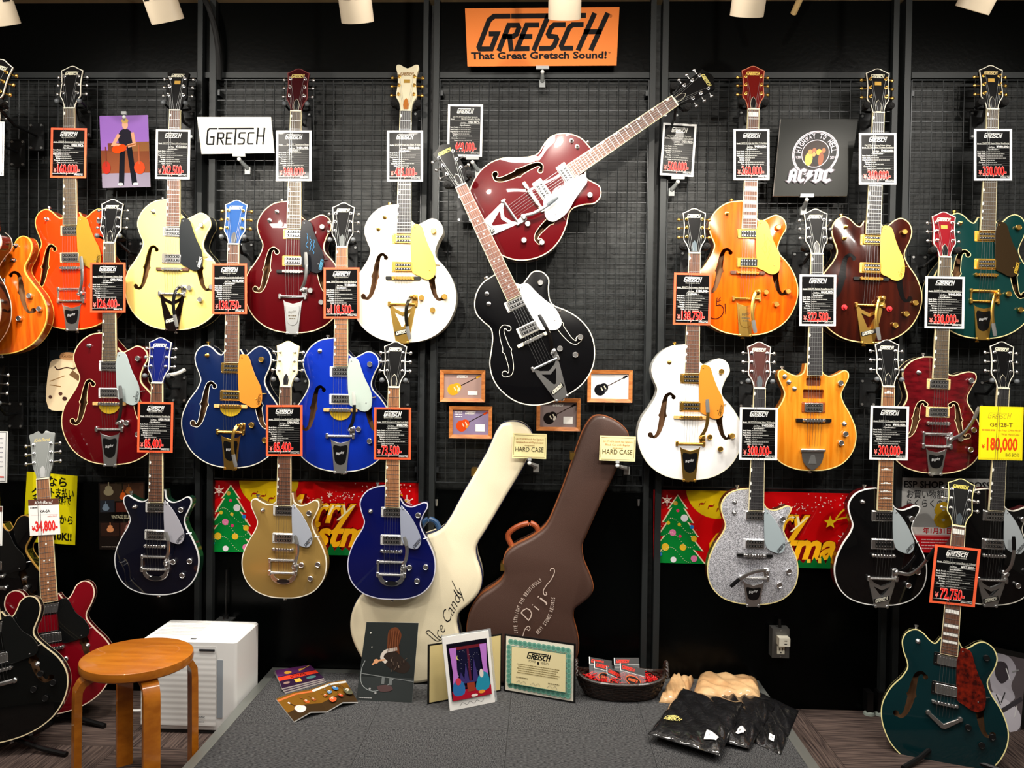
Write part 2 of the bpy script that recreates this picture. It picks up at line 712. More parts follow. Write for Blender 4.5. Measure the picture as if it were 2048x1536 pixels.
# wire grid panels
GRIDS = [(-60, 390, 'black wire grid panel behind the orange and pale cream guitars'),
         (430, 839, 'black wire grid panel between the white logo sign and the pale cream hollow guitar'),
         (875, 1291, 'black wire grid panel behind the two tilted guitars and small wooden frames'),
         (1331, 1774, 'black wire grid panel behind the black record sleeve and orange guitar'),
         (1814, 2110, 'black wire grid panel behind the dark green guitar')]
for x0, x1, lab in GRIDS:
    a, c = P(x0, 600, -0.045).x, P(x1, 600, -0.045).x
    t = thing('wire_grid_panel', lab, 'grid panel', ((a + c) / 2, -0.045, GB), 'wire grid panels on the back wall')
    w = c - a
    nv = max(2, round(w / 0.0395))
    b = MB()
    for i in range(1, nv):
        x = -w / 2 + w * i / nv
        b.cyl((x, 0, 0), (x, 0, GT - GB), 0.0017, n=5)
    b.build('vertical_wires', WIRE, t)
    nh = round((GT - GB) / 0.0395)
    b = MB()
    for i in range(1, nh):
        z = (GT - GB) * i / nh
        b.cyl((-w / 2, 0.0034, z), (w / 2, 0.0034, z), 0.0017, n=5)
    b.build('horizontal_wires', WIRE, t)
    h = GT - GB
    for p0, p1 in (((-w / 2, 0, 0), (w / 2, 0, 0)), ((-w / 2, 0, h), (w / 2, 0, h)),
                   ((-w / 2, 0, 0), (-w / 2, 0, h)), ((w / 2, 0, 0), (w / 2, 0, h))):
        MB().cyl(p0, p1, 0.003, n=6).build('frame_rod', WIRE, t)
    for sx in (-1, 1):
        for z in (0.05, h - 0.05):
            MB().box(sx * w / 2 - 0.012, sx * w / 2 + 0.012, 0.003, 0.047, z - 0.01, z + 0.01).build('wall_clip', WIRE, t, smooth=0)

# carpeted platform with aluminium edging
PX0, PX1, PY0 = F(545, 1335, ZP).x, F(1640, 1536, ZP).x, -2.6
pf = thing('display_platform', 'low platform covered in charcoal carpet tiles with aluminium edging', 'platform',
           ((PX0 + PX1) / 2, -1.3, 0))
pc = Vector(((PX0 + PX1) / 2, -1.3, 0))
MB().box(PX0 - pc.x, PX1 - pc.x, PY0 + 1.3, -0.034 + 1.3, 0, ZP - 0.006).build('base', BLACK, pf, smooth=0)
EW = 0.035
for nm, q in (('left', (PX0, PX0 + EW, PY0, -0.034)), ('right', (PX1 - EW, PX1, PY0, -0.034)), ('back', (PX0 + EW, PX1 - EW, -0.034 - EW, -0.034))):
    MB().box(q[0] - pc.x, q[1] - pc.x, q[2] + 1.3, q[3] + 1.3, ZP - 0.006, ZP).build('edge_strip', ALU, pf, smooth=0)
tw = (PX1 - PX0 - 2 * EW) / 4
for i in range(4):
    for j in range(5):
        if i + j == 0:
            o = proto = MB().box(-tw / 2 + .0006, tw / 2 - .0006, -tw / 2 + .0006, tw / 2 - .0006, -0.006, 0).build('carpet_tile', DARKCARPET, pf, smooth=0)
        else:
            o = proto.copy()
            COL.objects.link(o)
            o.parent = pf
        o.location = (PX0 + EW + tw * (i + 0.5) - pc.x, -0.034 - EW - tw * (j + 0.5) + 1.3, ZP - 0.0005)
        o.rotation_euler[2] = PI / 2 * ((i + j + 1) % 2)

# ceiling spotlights
LAMPW = M((176, 162, 140), rough=0.5)
LENS = M((255, 240, 214), emit=6.0)
LAMPS = [(-8, 7, 0.05, 'white spotlight above the black guitar with gold tuners'),
         (321, 0, 0.16, 'white spotlight above the pale cream guitar'),
         (710, 0, 0.03, 'white spotlight between the dark red and white guitars'),
         (1130, -7, 0.0, 'white spotlight in front of the orange sign'),
         (1500, -13, -0.02, 'white spotlight above the orange signed guitar'),
         (1966, -23, -0.26, 'white spotlight above the dark green guitar')]
def spotlight(c, ax, lab, watts, cone):
    t = thing('ceiling_spotlight', lab, 'spotlight', (c.x, c.y, CEIL), 'ceiling spotlights')
    q = ax.to_track_quat('Z', 'Y').to_matrix().to_4x4()
    T = Matrix.Translation(c - Vector((c.x, c.y, CEIL))) @ q
    b = MB(T)
    b.lathe([(0.001, -0.075), (0.038, -0.075), (0.046, -0.068), (0.0505, -0.02), (0.0505, 0.062), (0.047, 0.062), (0.044, 0.03), (0.001, 0.028)], 28)
    hs = b.build('housing', LAMPW, t)
    b = MB(T)
    for k in range(8):
        a = 2 * PI * k / 8
        for m in range(4):
            a1, a2 = a + m * 0.13, a + m * 0.13 + 0.12
            vs = [((0.0512) * math.cos(q_), (0.0512) * math.sin(q_), z) for z in (-0.014, -0.005) for q_ in (a1, a2)]
            b.add(vs, [(0, 1, 3, 2)])
    b.build('vent_slots', BLACK, hs)
    MB(T).lathe([(0.001, 0.029), (0.043, 0.0295), (0.001, 0.03)], 20).build('lens', LENS, hs)
    b = MB()
    top = c - Vector((c.x, c.y, CEIL))
    b.tube([(0, 0, 0), (0, 0, top.z + 0.10), tuple(top - ax * 0.06)], 0.009, 8)
    b.lathe([(0.03, -0.03), (0.035, 0.0)], 16)
    b.build('mount', LAMPW, t)
    d = bpy.data.lights.new('spot_beam', 'SPOT')
    d.energy, d.spot_size, d.spot_blend, d.shadow_soft_size = watts, R(cone), 0.8, 0.03
    d.color = (1.0, 0.93, 0.82)
    lo = bpy.data.objects.new('spot_beam', d)
    COL.objects.link(lo)
    lo.parent = t
    lo.matrix_local = Matrix.Translation(top + ax * 0.066) @ (-ax).to_track_quat('Z', 'Y').to_matrix().to_4x4()


for px, py, dx, lab in LAMPS:
    spotlight(P(px, py, -0.74), Vector((dx, 0.50, -0.86)).normalized(), lab, SPOT_W, 92)
# a second row, added out of view to light the wall from the front
for k, x in enumerate((-1.9, -0.7, 0.5, 1.7)):
    spotlight(Vector((x, -2.5, 2.62)), Vector((0.04, 2.4, -0.68)).normalized(),
              'added unseen white spotlight over the aisle aimed at the ' + ('orange guitars', 'dark red and white guitars', 'tilted guitars', 'walnut guitar')[k], FRONT_W, 70)

# cables and a pipe by the ceiling
a = P(410, -30, -0.06)
b = MB().tube(smooth([(a.x, -0.07, CEIL), (a.x + 0.03, -0.09, CEIL - 0.05), (a.x + 0.055, -0.075, CEIL - 0.16), (a.x + 0.06, -0.062, CEIL - 0.32)], 6, False), 0.011, 8)
o = b.build('black_cable', RUBBER, loc=(a.x, -0.07, CEIL))
tag(o, 'thick black cable bending down the post beside the pale cream guitar', 'cable')
a, c = P(1601, -4, -0.35), P(1587, 27, -0.3)
b = MB().cyl(a + (a - c).normalized() * 0.25, c, 0.011, n=10)
o = b.build('beige_pipe', M((196, 166, 112), rough=0.6), loc=c)
tag(o, 'thin beige pipe end hanging from the ceiling above the record sleeve', 'pipe')

# ================================================================== guitars
def mirror(half):
    return half + [(-x, y) for x, y in reversed(half[:-1])]


OUT = {
    'H1': [(-.027, .280), (-.083, .271), (-.123, .243), (-.147, .205), (-.152, .175), (-.142, .14), (-.128, .106),
           (-.135, .075), (-.158, .035), (-.187, -.01), (-.2, -.065), (-.192, -.12), (-.155, -.185), (-.09, -.228), (0, -.241),
           (.09, -.228), (.155, -.185), (.192, -.12), (.2, -.06), (.186, -.005), (.155, .045), (.122, .082), (.117, .105),
           (.130, .145), (.146, .178), (.136, .212), (.105, .228), (.07, .213), (.047, .203), (.030, .215)],
    'H2': mirror([(-.030, .222), (-.045, .2), (-.06, .206), (-.085, .228), (-.108, .236), (-.136, .222), (-.151, .19),
                  (-.146, .155), (-.131, .118), (-.127, .097), (-.14, .065), (-.178, .01), (-.2, -.055), (-.192, -.12),
                  (-.155, -.185), (-.09, -.228), (0, -.242)]),
    'J1': [(-.026, .250), (-.064, .244), (-.1, .228), (-.122, .2), (-.128, .175), (-.12, .14), (-.11, .108), (-.117, .082),
           (-.145, .035), (-.167, -.02), (-.172, -.068), (-.158, -.122), (-.118, -.165), (-.06, -.186), (0, -.19),
           (.06, -.186), (.116, -.165), (.155, -.122), (.168, -.066), (.162, -.015), (.14, .035), (.114, .082), (.108, .105),
           (.118, .138), (.134, .168), (.134, .183), (.12, .188), (.095, .178), (.07, .17), (.045, .178), (.03, .2)],
    'J2': mirror([(-.030, .215), (-.036, .182), (-.05, .171), (-.067, .169), (-.095, .18), (-.116, .191), (-.13, .184),
                  (-.133, .165), (-.122, .137), (-.107, .1), (-.115, .07), (-.138, .03), (-.160, -.02), (-.166, -.062),
                  (-.155, -.115), (-.118, -.163), (-.06, -.188), (0, -.193)]),
    'S': mirror([(-.03, .195), (-.045, .172), (-.06, .172), (-.075, .19), (-.09, .216), (-.115, .228), (-.14, .215),
                 (-.15, .18), (-.14, .145), (-.119, .105), (-.12, .085), (-.145, .045), (-.185, -.01), (-.203, -.07),
                 (-.19, -.135), (-.145, -.195), (-.08, -.228), (0, -.238)]),
    'BK': [(-.027, .252), (-.06, .25), (-.1, .234), (-.128, .205), (-.134, .18), (-.125, .14), (-.113, .1), (-.118, .075),
           (-.148, .03), (-.17, -.02), (-.176, -.068), (-.16, -.125), (-.12, -.167), (-.06, -.188), (0, -.192), (.06, -.188),
           (.12, -.167), (.16, -.125), (.176, -.068), (.168, -.018), (.143, .035), (.116, .08), (.112, .1), (.128, .14),
           (.143, .172), (.138, .193), (.115, .2), (.085, .193), (.06, .184), (.042, .186), (.03, .2)],
}
GUARD = {
    'H': [(.034, .2), (.060, .2), (.070, .19), (.081, .158), (.097, .118), (.117, .078), (.123, .042), (.118, .009),
          (.1, -.004), (.08, -.002), (.06, .009), (.038, .019), (.034, .03)],
    'J': [(.034, .178), (.045, .166), (.062, .148), (.080, .122), (.10, .084), (.112, .052), (.110, .026), (.096, .0105),
          (.069, .014), (.046, .028), (.037, .05), (.034, .07)],
    'S': [(.034, .172), (.06, .172), (.072, .15), (.088, .115), (.115, .085), (.129, .05), (.121, .026), (.09, .018),
          (.05, .013), (.036, .016)],
}
KNOBS = {
    'H1': [(.112, .178), (.072, -.073), (.158, -.067), (.114, -.118)],
    'H2': [(.116, .184), (.085, -.07), (.165, -.085), (.135, -.128)],
    'J1': [(.1, .140), (.128, -.056), (.095, -.108)],
    'J2': [(.098, .142), (.0726, -.058), (.135, -.055), (.107, -.11)],
    'BK': [(.118, .166), (.134, -.02), (.125, -.095), (.085, -.055)],
    'S': [(.125, -.045), (.158, -.085), (.098, -.09), (.128, -.13)],
}
SWITCH = {'H1': [(-.085, .227)], 'H2': [(-.1, .195)], 'J1': [(-.078, .197)], 'J2': [(-.085, .148)], 'BK': [(-.075, .19)],
          'S': [(.118, -.01)]}
PIN = {'H1': (-.062, .276), 'H2': (-.108, .236), 'J1': (-.064, .244), 'J2': (-.112, .19), 'BK': (-.05, .251), 'S': None}
ARM = {
    'up': [(.036, -.075), (.053, -.04), (.059, .01), (.055, .072)],
    'down': [(.034, -.071), (.024, -.09), (.017, -.136), (.022, -.184), (.033, -.232)],
    'left': [(.05, -.07), (.02, -.066), (-.02, -.076), (-.06, -.1), (-.092, -.13)],
    'right': [(.046, -.072), (.09, -.075), (.14, -.03), (.176, .024)],
    'side': [(.047, -.07), (.08, -.05), (.115, .0), (.137, .055)],
    'short': [(.046, -.062), (.06, -.03), (.063, .01), (.052, .052)],
}
HEAD = [(.0215, 0), (.023, .012), (.030, .032), (.0405, .050), (.0402, .075), (.0388, .1), (.041, .135), (.0438, .156),
        (.036, .159), (.022, .166), (.009, .1735), (0, .175)]
HEADV = [(.0215, 0), (.023, .015), (.028, .035), (.038, .052), (.037, .08), (.034, .11), (.036, .14), (.043, .17),
         (.040, .180), (.030, .181), (.014, .172), (0, .166)]
HEADS = [(.0215, 0), (.023, .015), (.03, .035), (.035, .06), (.037, .1), (.041, .15), (.043, .172), (.03, .176), (.02, .182),
         (.012, .184), (.006, .176), (0, .172)]


def fhole(sx):
    cl = smooth([(.0655, .068), (.068, .079), (.079, .089), (.092, .0825), (.1, .058), (.105, .022), (.109, -.012), (.115, -.04),
                 (.123, -.064), (.136, -.078), (.150, -.072), (.154, -.060)], 4, False)
    L = [0]
    for i in range(1, len(cl)):
        L.append(L[-1] + math.dist(cl[i], cl[i - 1]))
    T = L[-1]
    a_, b_ = [], []
    for i, p in enumerate(cl):
        s = L[i]
        t = s / T
        w = .0042 + .0075 * math.sin(PI * t) ** 1.5 + .006 * max(0, 1 - abs(t - .5) / .04)
        for e, r in ((s, .0088), (T - s, .0105)):
            if e < 2 * r:
                w = max(w if e > r else 0.0012, math.sqrt(max(r * r - (e - r) ** 2, 0)) * .95)
        q0, q1 = cl[max(i - 1, 0)], cl[min(i + 1, len(cl) - 1)]
        d = Vector((q1[0] - q0[0], q1[1] - q0[1])).normalized()
        a_.append((p[0] - d.y * w, p[1] + d.x * w))
        b_.append((p[0] + d.y * w, p[1] - d.x * w))
    poly = a_ + b_[::-1]
    return ccw([(sx * x, y) for x, y in poly])


def rrect(cx, cy, w, h, r, n=3):
    o = []
    for sx, sy, a0 in ((1, 1, 0), (-1, 1, 90), (-1, -1, 180), (1, -1, 270)):
        for k in range(n + 1):
            a = R(a0 + 90 * k / n)
            o.append((cx + sx * (w / 2 - r) + r * math.cos(a), cy + sy * (h / 2 - r) + r * math.sin(a)))
    return o


OUTC = {}


def outline_of(ty):
    if ty not in OUTC:
        o = smooth(OUT[ty], 5, False)
        OUTC[ty] = ccw(o)
    return OUTC[ty]


def ratio(p, o, c=(0, -.02)):
    """how far p lies from the centre towards the edge (0..1)"""
    dx, dy = p[0] - c[0], p[1] - c[1]
    best = 1e9
    for i in range(len(o)):
        ax, ay = o[i - 1][0] - c[0], o[i - 1][1] - c[1]
        bx, by = o[i][0] - c[0], o[i][1] - c[1]
        ex, ey = bx - ax, by - ay
        den = dx * ey - dy * ex
        if abs(den) < 1e-12:
            continue
        t = (ax * ey - ay * ex) / den
        u = (ax * dy - ay * dx) / den
        if t > 0 and -1e-6 <= u <= 1 + 1e-6:
            best = min(best, t)
    return min(1.0, 1 / best) if best < 1e8 else 0.0


def fb_hw(y):
    return .0215 + .0062 * (.625 - y) / .455


def guitar(g):
    ty = g['ty']
    o = outline_of(ty)
    hollow = ty in ('H1', 'H2', 'S')
    depth = g.get('depth', .062 if hollow else .045)
    if ty == 'S':
        depth = .045
    ARCH = .013 if hollow else .009
    yb = g['y']
    yn = g.get('yn', yb)
    pb, pn = P(*g['bridge'], yb - .02), P(*g['nut'], yn - .02)
    Y = pn - pb
    sc = Y.length / .625
    Y.normalize()
    ps = R(g.get('yaw', 0))
    Z = Vector((math.sin(ps), -math.cos(ps), 0))
    X = Y.cross(Z).normalized()
    Z = X.cross(Y)
    mat = Matrix.Identity(4)
    for r_ in range(3):
        mat[r_][0], mat[r_][1], mat[r_][2] = X[r_], Y[r_], Z[r_]
    root = thing('electric_guitar', g['label'], 'guitar', group=g.get('group', 'guitars on the display wall'))
    root.matrix_world = Matrix.Translation(pb - Z * .02 * sc) @ mat @ Matrix.Scale(sc, 4)
    g['root'] = root
    hw = GOLD if g.get('hw') == 'gold' else CHROME
    top = g['top'] if isinstance(g['top'], bpy.types.Material) else gloss(g['top'])
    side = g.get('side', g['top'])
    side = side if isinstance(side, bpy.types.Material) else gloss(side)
    bind = g.get('bind', (238, 232, 214))
    bindm = gloss(bind) if not isinstance(bind, bpy.types.Material) else bind
    neckm = g.get('neck', g.get('side', g['top']))
    neckm = neckm if isinstance(neckm, bpy.types.Material) else gloss(neckm)

    def zt(x, y):
        return ARCH * (1 - ratio((x, y), o) ** 2.4)

    # --- body shell
    n = len(o)
    b = MB()
    oo = offset(o, -.004)
    vs = [(x, y, -.0015) for x, y in o] + [(x, y, -depth + .004) for x, y in o] + [(x, y, -depth) for x, y in oo]
    fs = [tuple(range(3 * n - 1, 2 * n - 1, -1))]
    for k in range(2):
        for i in range(n):
            j = (i + 1) % n
            fs.append((k * n + j, k * n + i, (k + 1) * n + i, (k + 1) * n + j))
    b.add(vs, [tuple(reversed(f)) for f in fs[1:]] + [fs[0]])
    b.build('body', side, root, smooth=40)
    # --- top with its openings
    holes = []
    fh = g.get('fh')
    fpoly = [fhole(-1), fhole(1)] if fh else []
    if ty == 'BK':
        fpoly = [ccw([(x * .86 + sx * -.012, y * .78 + .01) for x, y in p]) for p, sx in zip(fpoly, (-1, 1))]
    if ty == 'S':
        fpoly = [ccw([(x, y * .95) for x, y in p]) for p in fpoly]
    if fh in ('open', 'bound'):
        holes += fpoly
    cav = [c for c in g.get('pu', []) if c[0] == 'cav']
    cpoly = [rrect(0, c[1], c[2], c[3], .003) for c in cav]
    vo, fo = fill(o, holes + cpoly, .019)
    b = MB()
    b.add([(x, y, zt(x, y)) for x, y in vo], fo)
    for h in holes + cpoly:
        m = len(h)
        dd = .005 if h in holes else .022
        vs = [(x, y, zt(x, y)) for x, y in h] + [(x, y, zt(x, y) - dd) for x, y in h]
        b.add(vs, [(i, (i + 1) % m, m + (i + 1) % m, m + i) for i in range(m)])
    b.build('top', top, root, smooth=50)
    if holes:
        v2, f2 = fill(offset(o, -.003))
        MB().add([(x, y, -depth + .012) for x, y in v2], f2).build('interior_panel', INNER, root, smooth=0)
    for h in cpoly:
        MB().add([(x, y, -.012) for x, y in h], [tuple(range(len(h)))]).build('pickup_cavity', MN('cavity', (110, 52, 8), (150, 80, 20), (40, 40, 40), rough=.6), root, smooth=0)
    # --- binding
    b = MB()
    inn, out = offset(o, -.0032), offset(o, .0005)
    rings = [[(x, y, zt(x, y) + .0005) for x, y in inn], [(x, y, .0008) for x, y in out], [(x, y, -.006) for x, y in out]]
    vs = rings[0] + rings[1] + rings[2]
    fs = []
    for k in range(2):
        for i in range(n):
            j = (i + 1) % n
            fs.append((k * n + i, (k + 1) * n + i, (k + 1) * n + j, k * n + j))
    b.add(vs, fs)
    if hollow or g.get('backbind'):
        vs = [(x, y, -depth + .001) for x, y in out] + [(x, y, -depth + .006) for x, y in out]
        b.add(vs, [(i, (i + 1) % n, n + (i + 1) % n, n + i) for i in range(n)])
    b.build('binding', bindm, root, smooth=50)
    if fh in ('bound', 'outline', 'paint'):
        for p in fpoly:
            b = MB()
            nm, mt_ = ('f_hole_edging', bindm) if fh != 'paint' else ('painted_f_hole', BLACKG)
            if fh == 'paint':
                v2, f2 = fill(p)
                b.add([(x, y, zt(x, y) + .0006) for x, y in v2], f2)
                b.build(nm, mt_, root, smooth=0)
                continue
            m = len(p)
            q = offset(p, .0022 if fh == 'bound' else .002)
            vs = [(x, y, zt(x, y) + .0007) for x, y in p] + [(x, y, zt(x, y) + .0007) for x, y in q]
            b.add(vs, [(i, m + i, m + (i + 1) % m, (i + 1) % m) for i in range(m)])
            b.build(nm, mt_, root, smooth=0)
    # --- neck and fretboard
    fe = g.get('fbend', .170)
    b = MB()
    ys = [.195, .25, .3, .45, .6, .632]
    sec = []
    for i, y in enumerate(ys):
        w = fb_hw(y)
        t = (.034, .028, .022, .021, .020, .018)[i]
        sec.append([(-w, y, .012), (-w, y, .006), (-w * .8, y, .012 - t * .7), (-w * .35, y, .012 - t), (w * .35, y, .012 - t),
                    (w * .8, y, .012 - t * .7), (w, y, .006), (w, y, .012)])
    vs = [p for s in sec for p in s]
    fs = []
    for k in range(len(ys) - 1):
        for i in range(8):
            j = (i + 1) % 8
            fs.append((k * 8 + i, k * 8 + j, (k + 1) * 8 + j, (k + 1) * 8 + i))
    fs += [tuple(range(7, -1, -1)), tuple(range(40, 48))]
    b.add(vs, [tuple(reversed(f)) for f in fs])
    b.build('neck', neckm, root, smooth=50)
    fbm = g.get('board', ROSEWOOD)
    y0, y1 = fe, .625
    poly = [(-fb_hw(y0), y0), (fb_hw(y0), y0), (fb_hw(y1), y1), (-fb_hw(y1), y1)]
    fb = MB().prism(poly, .010, .018).build('fretboard', fbm, root, smooth=0)
    b = MB()
    for sx in (-1, 1):
        pl = [(sx * (fb_hw(y0) - .0012), y0), (sx * (fb_hw(y0) + .0006), y0), (sx * (fb_hw(y1) + .0006), y1), (sx * (fb_hw(y1) - .0012), y1)]
        b.prism(ccw(pl), .0095, .0183)
    b.box(-fb_hw(y0), fb_hw(y0), y0 - .0016, y0, .0095, .0183)
    b.build('edge_binding', gloss(g.get('fbind', (236, 224, 180))), fb, smooth=0)
    b = MB()
    k = 1
    fy = [.625]
    while True:
        y = .625 * 2 ** (-k / 12)
        if y < fe + .004 or k > 24:
            break
        fy.append(y)
        b.box(-fb_hw(y) + .001, fb_hw(y) - .001, y - .0005, y + .0005, .018, .0190)
        k += 1
    b.build('frets', STEEL, fb, smooth=0)['kind'] = 'stuff'
    inl = g.get('inlay', 'thumb')
    marks = [3, 5, 7, 9, 12, 15, 17, 19]
    if inl == 'thumb':
        b = MB()
        for mk in [1] + marks:
            if mk < len(fy):
                yc = (fy[mk - 1] + fy[mk]) / 2
                hwid = fb_hw(yc)
                r_ = min(.0068, (fy[mk - 1] - fy[mk]) * .42)
                pts = [(-hwid + .0012 + r_ * math.cos(R(a)), yc + r_ * math.sin(R(a))) for a in range(-90, 91, 30)]
                b.add([(x, y, .0183) for x, y in pts], [tuple(range(len(pts)))])
        b.build('thumbnail_inlays', PEARLOID, fb, smooth=0)['kind'] = 'stuff'
    elif inl in ('hump', 'block'):
        for mk in ([1] if g.get('first', True) else []) + marks:
            if mk >= len(fy):
                continue
            yc, dy = (fy[mk - 1] + fy[mk]) / 2, (fy[mk - 1] - fy[mk])
            w, h = fb_hw(yc) * (.74 if inl == 'hump' else .86), min(.009, dy * .33) * (1.0 if inl == 'block' else .62)
            if inl == 'hump':
                pts = [(-w, yc - h), (w, yc - h), (w, yc), (w * .45, yc), (w * .3, yc + h), (-w * .3, yc + h), (-w * .45, yc), (-w, yc)]
            else:
                pts = [(-w, yc - h), (w, yc - h), (w, yc + h), (-w, yc + h)]
            MB().add([(x, y, .0183) for x, y in pts], [tuple(range(len(pts)))]).build('inlay', PEARLOID, fb, smooth=0)
    elif inl == 'dot':
        b = MB()
        for mk in marks:
            if mk < len(fy):
                yc = (fy[mk - 1] + fy[mk]) / 2
                for x in ((0,) if mk != 12 else (-.009, .009)):
                    b.add([(x + .0032 * math.cos(R(a)), yc + .0032 * math.sin(R(a)), .0184) for a in range(0, 360, 45)], [tuple(range(8))])
        b.build('dot_inlays', PEARLOID, fb, smooth=0)['kind'] = 'stuff'
    MB().box(-.0218, .0218, .625, .6295, .008, .0205).build('nut', IVORY, root, smooth=0)
    # --- headstock
    H = Matrix.Translation((0, .629, .014)) @ Matrix.Rotation(R(-8), 4, 'X')
    half = {'V': HEADV, 'S': HEADS}.get(g.get('headtype'), HEAD)
    hs0 = smooth(half[:8], 4, False)[:-1] + half[7:] if half is HEAD else smooth(half, 4, False)
    hp = ccw(hs0 + [(-x, y) for x, y in reversed(hs0) if x > 1e-5])
    b = MB(H)
    b.cur = 0
    b.prism(hp, -.013, 0)
    hcol = g.get('head', (10, 10, 11))
    hd = b.build('headstock', M(hcol, rough=.35, coat=.3, spec=.1), root, smooth=40)
    if g.get('hbind', True):
        m = len(hp)
        q0, q1 = offset(hp, -.0024), offset(hp, .0004)
        b = MB(H)
        b.add([(x, y, .0004) for x, y in q0] + [(x, y, .0004) for x, y in q1] + [(x, y, -.004) for x, y in q1],
              [(i, m + i, m + (i + 1) % m, (i + 1) % m) for i in range(m)] + [(m + i, 2 * m + i, 2 * m + (i + 1) % m, m + (i + 1) % m) for i in range(m)])
        b.build('headstock_binding', gloss(g.get('hbcol', (236, 230, 212))), hd, smooth=0)
    hm = lambda x, y, w: H @ Vector((x, y, w))
    lc = g.get('logo', (228, 224, 200))
    if lc is not None:
        d = Draw()
        if g.get('headtext'):
            d.text(g['headtext'], 0, .142, .014, lc, 'c', shear=.3, width=.055)
        else:
            d.logo(-.0265, .1385, .0115, lc, w=.2)
        if g.get('plate'):
            d.rect(-.012, .108, .012, .122, (190, 150, 70))
        d.build('headstock_logo', hm, hd, rough=.3)
    tr = g.get('truss', 'black')
    if tr:
        pts = [(-.0085, .004), (.0085, .004), (.0105, .022), (.0075, .038), (0, .048), (-.0075, .038), (-.0105, .022)]
        b = MB(H)
        b.prism(pts, .0004, .0022)
        b.build('truss_cover', M((22, 22, 24), rough=.2) if tr == 'black' else M(tr, rough=.3), hd, smooth=0)
        if tr == 'black':
            q = offset(pts, .0012)
            m = len(pts)
            MB(H).add([(x, y, .0009) for x, y in pts] + [(x, y, .0009) for x, y in q],
                      [(i, m + i, m + (i + 1) % m, (i + 1) % m) for i in range(m)]).build('cover_edge', IVORY, hd, smooth=0)
    for sx in (-1, 1):
        for ky in (.062, .098, .132):
            b = MB(H)
            b.lathe([(.0062, .0004), (.006, .0022), (.0042, .0026), (.0038, .012), (.0028, .0128)], 10, (sx * .029, ky, 0))
            b.cyl((sx * .032, ky, -.009), (sx * .053, ky, -.009), .0024, n=6)
            b.ball((sx * .058, ky, -.009), .0085, 8, 5, (.75, .9, .6))
            b.build('tuner', hw, hd)
    # --- strings
    trem = g.get('tail', 'B6U')
    yr = g.get('yr', -.1)
    b = MB()
    for i in range(6):
        x0, x1 = -.026 + i * .0104, -.0175 + i * .007
        lift = .0042 if i < 2 else 0
        ty_ = yr if trem not in ('stop', 'vstop') else -.045
        b.tube([(x0 * .95, ty_, .017), (x0, 0, .0268 + (.0012 if i < 2 else 0)), (x1, .625, .0192 + lift)], .00036 + .00006 * (5 - i), 4)
        sx = -1 if i < 3 else 1
        ky = ((.062, .098, .132) if i < 3 else (.132, .098, .062))[i % 3]
        p = H @ Vector((sx * .0262, ky, .009))
        b.tube([(x1, .625, .0204 + lift * .4), tuple(p)], .0004, 4)
    b.build('strings', M((140, 142, 142), rough=.4, metal=1), root, smooth=0)['kind'] = 'stuff'
    # --- pickups
    for pu in g.get('pu', [('filter', .148), ('filter', .042)]):
        kind, py = pu[0], pu[1]
        if kind == 'cav':
            continue
        zb = zt(0, py) - .002
        ringm = g.get('ring', hw)
        if not isinstance(ringm, bpy.types.Material):
            ringm = M(ringm, rough=.3)
        b = MB()
        if kind == 'humb':
            b.prism(rrect(0, py, .092, .046, .004), zb - .002, zb + .005, .001)
        else:
            b.prism(rrect(0, py, .088, .040, .003), zb - .002, zb + .004, .001)
        pk = b.build('pickup', ringm, root)
        b = MB()
        if kind == 'dyna':
            b.prism(rrect(0, py, .084, .036, .003), zb + .004, zb + .008, .0015)
            pc_ = b.build('pickup_cover', hw, pk)
            MB().prism(rrect(0.003, py, .064, .026, .002), zb + .008, zb + .0088).build('pickup_face', BLACK, pk, smooth=0)
        else:
            b.prism(rrect(0, py, .070, .034, .004), zb + .003, zb + .0095, .0015)
            pc_ = b.build('pickup_cover', hw, pk)
            if kind == 'filter':
                b = MB()
                for sy in (-1, 1):
                    b.prism(rrect(0, py + sy * .0075, .058, .0085, .001), zb + .0095, zb + .0099)
                b.build('pickup_face', BLACK, pk, smooth=0)
        b = MB()
        for i in range(6):
            for sy in ((-1, 1) if kind != 'humb' else (1,)):
                b.lathe([(.0027, 0), (.0025, .001), (.001, .0012)], 8, (-.025 + i * .01, py + sy * .0072, zb + (.0095 if kind != 'dyna' else .0086)))
        b.build('pole_pieces', CHROME, pk)['kind'] = 'stuff'
        b = MB()
        for sx in (-1, 1):
            for sy in (-1, 1):
                b.lathe([(.0018, 0), (.0015, .0012), (.0005, .0015)], 6, (sx * .0405, py + sy * .014, zb + .004))
        b.build('mounting_screws', CHROME, pk)['kind'] = 'stuff'
    # --- bridge
    bb = g.get('base', ROSEWOOD)
    if bb is not None:
        MB().prism(rrect(0, 0, .132, .013, .003), zt(.06, 0) - .004, .0185, .001).build('bridge_base', bb, root)
    b = MB()
    b.prism(rrect(0, 0, .08, .009, .004), .0165, .0245, .0015)
    for i in range(6):
        b.box(-.026 + i * .0104 - .0035, -.026 + i * .0104 + .0035, -.006, .006, .022, .026)
    for sx in (-1, 1):
        b.lathe([(.0075, .013), (.0075, .021), (.004, .026)], 10, (sx * .037, 0, 0))
    b.build('bridge', hw, root)
    if g.get('halfmoon'):
        pts = [(.042 * math.cos(R(a)), -.003 + .036 * math.sin(R(a))) for a in range(180, 361, 12)]
        d = MB().prism(ccw(pts), .0158, .0164).build('paper_label', M((214, 178, 44), rough=.3, metal=.3), root, smooth=0)
    # --- pickguard
    gd = g.get('guard')
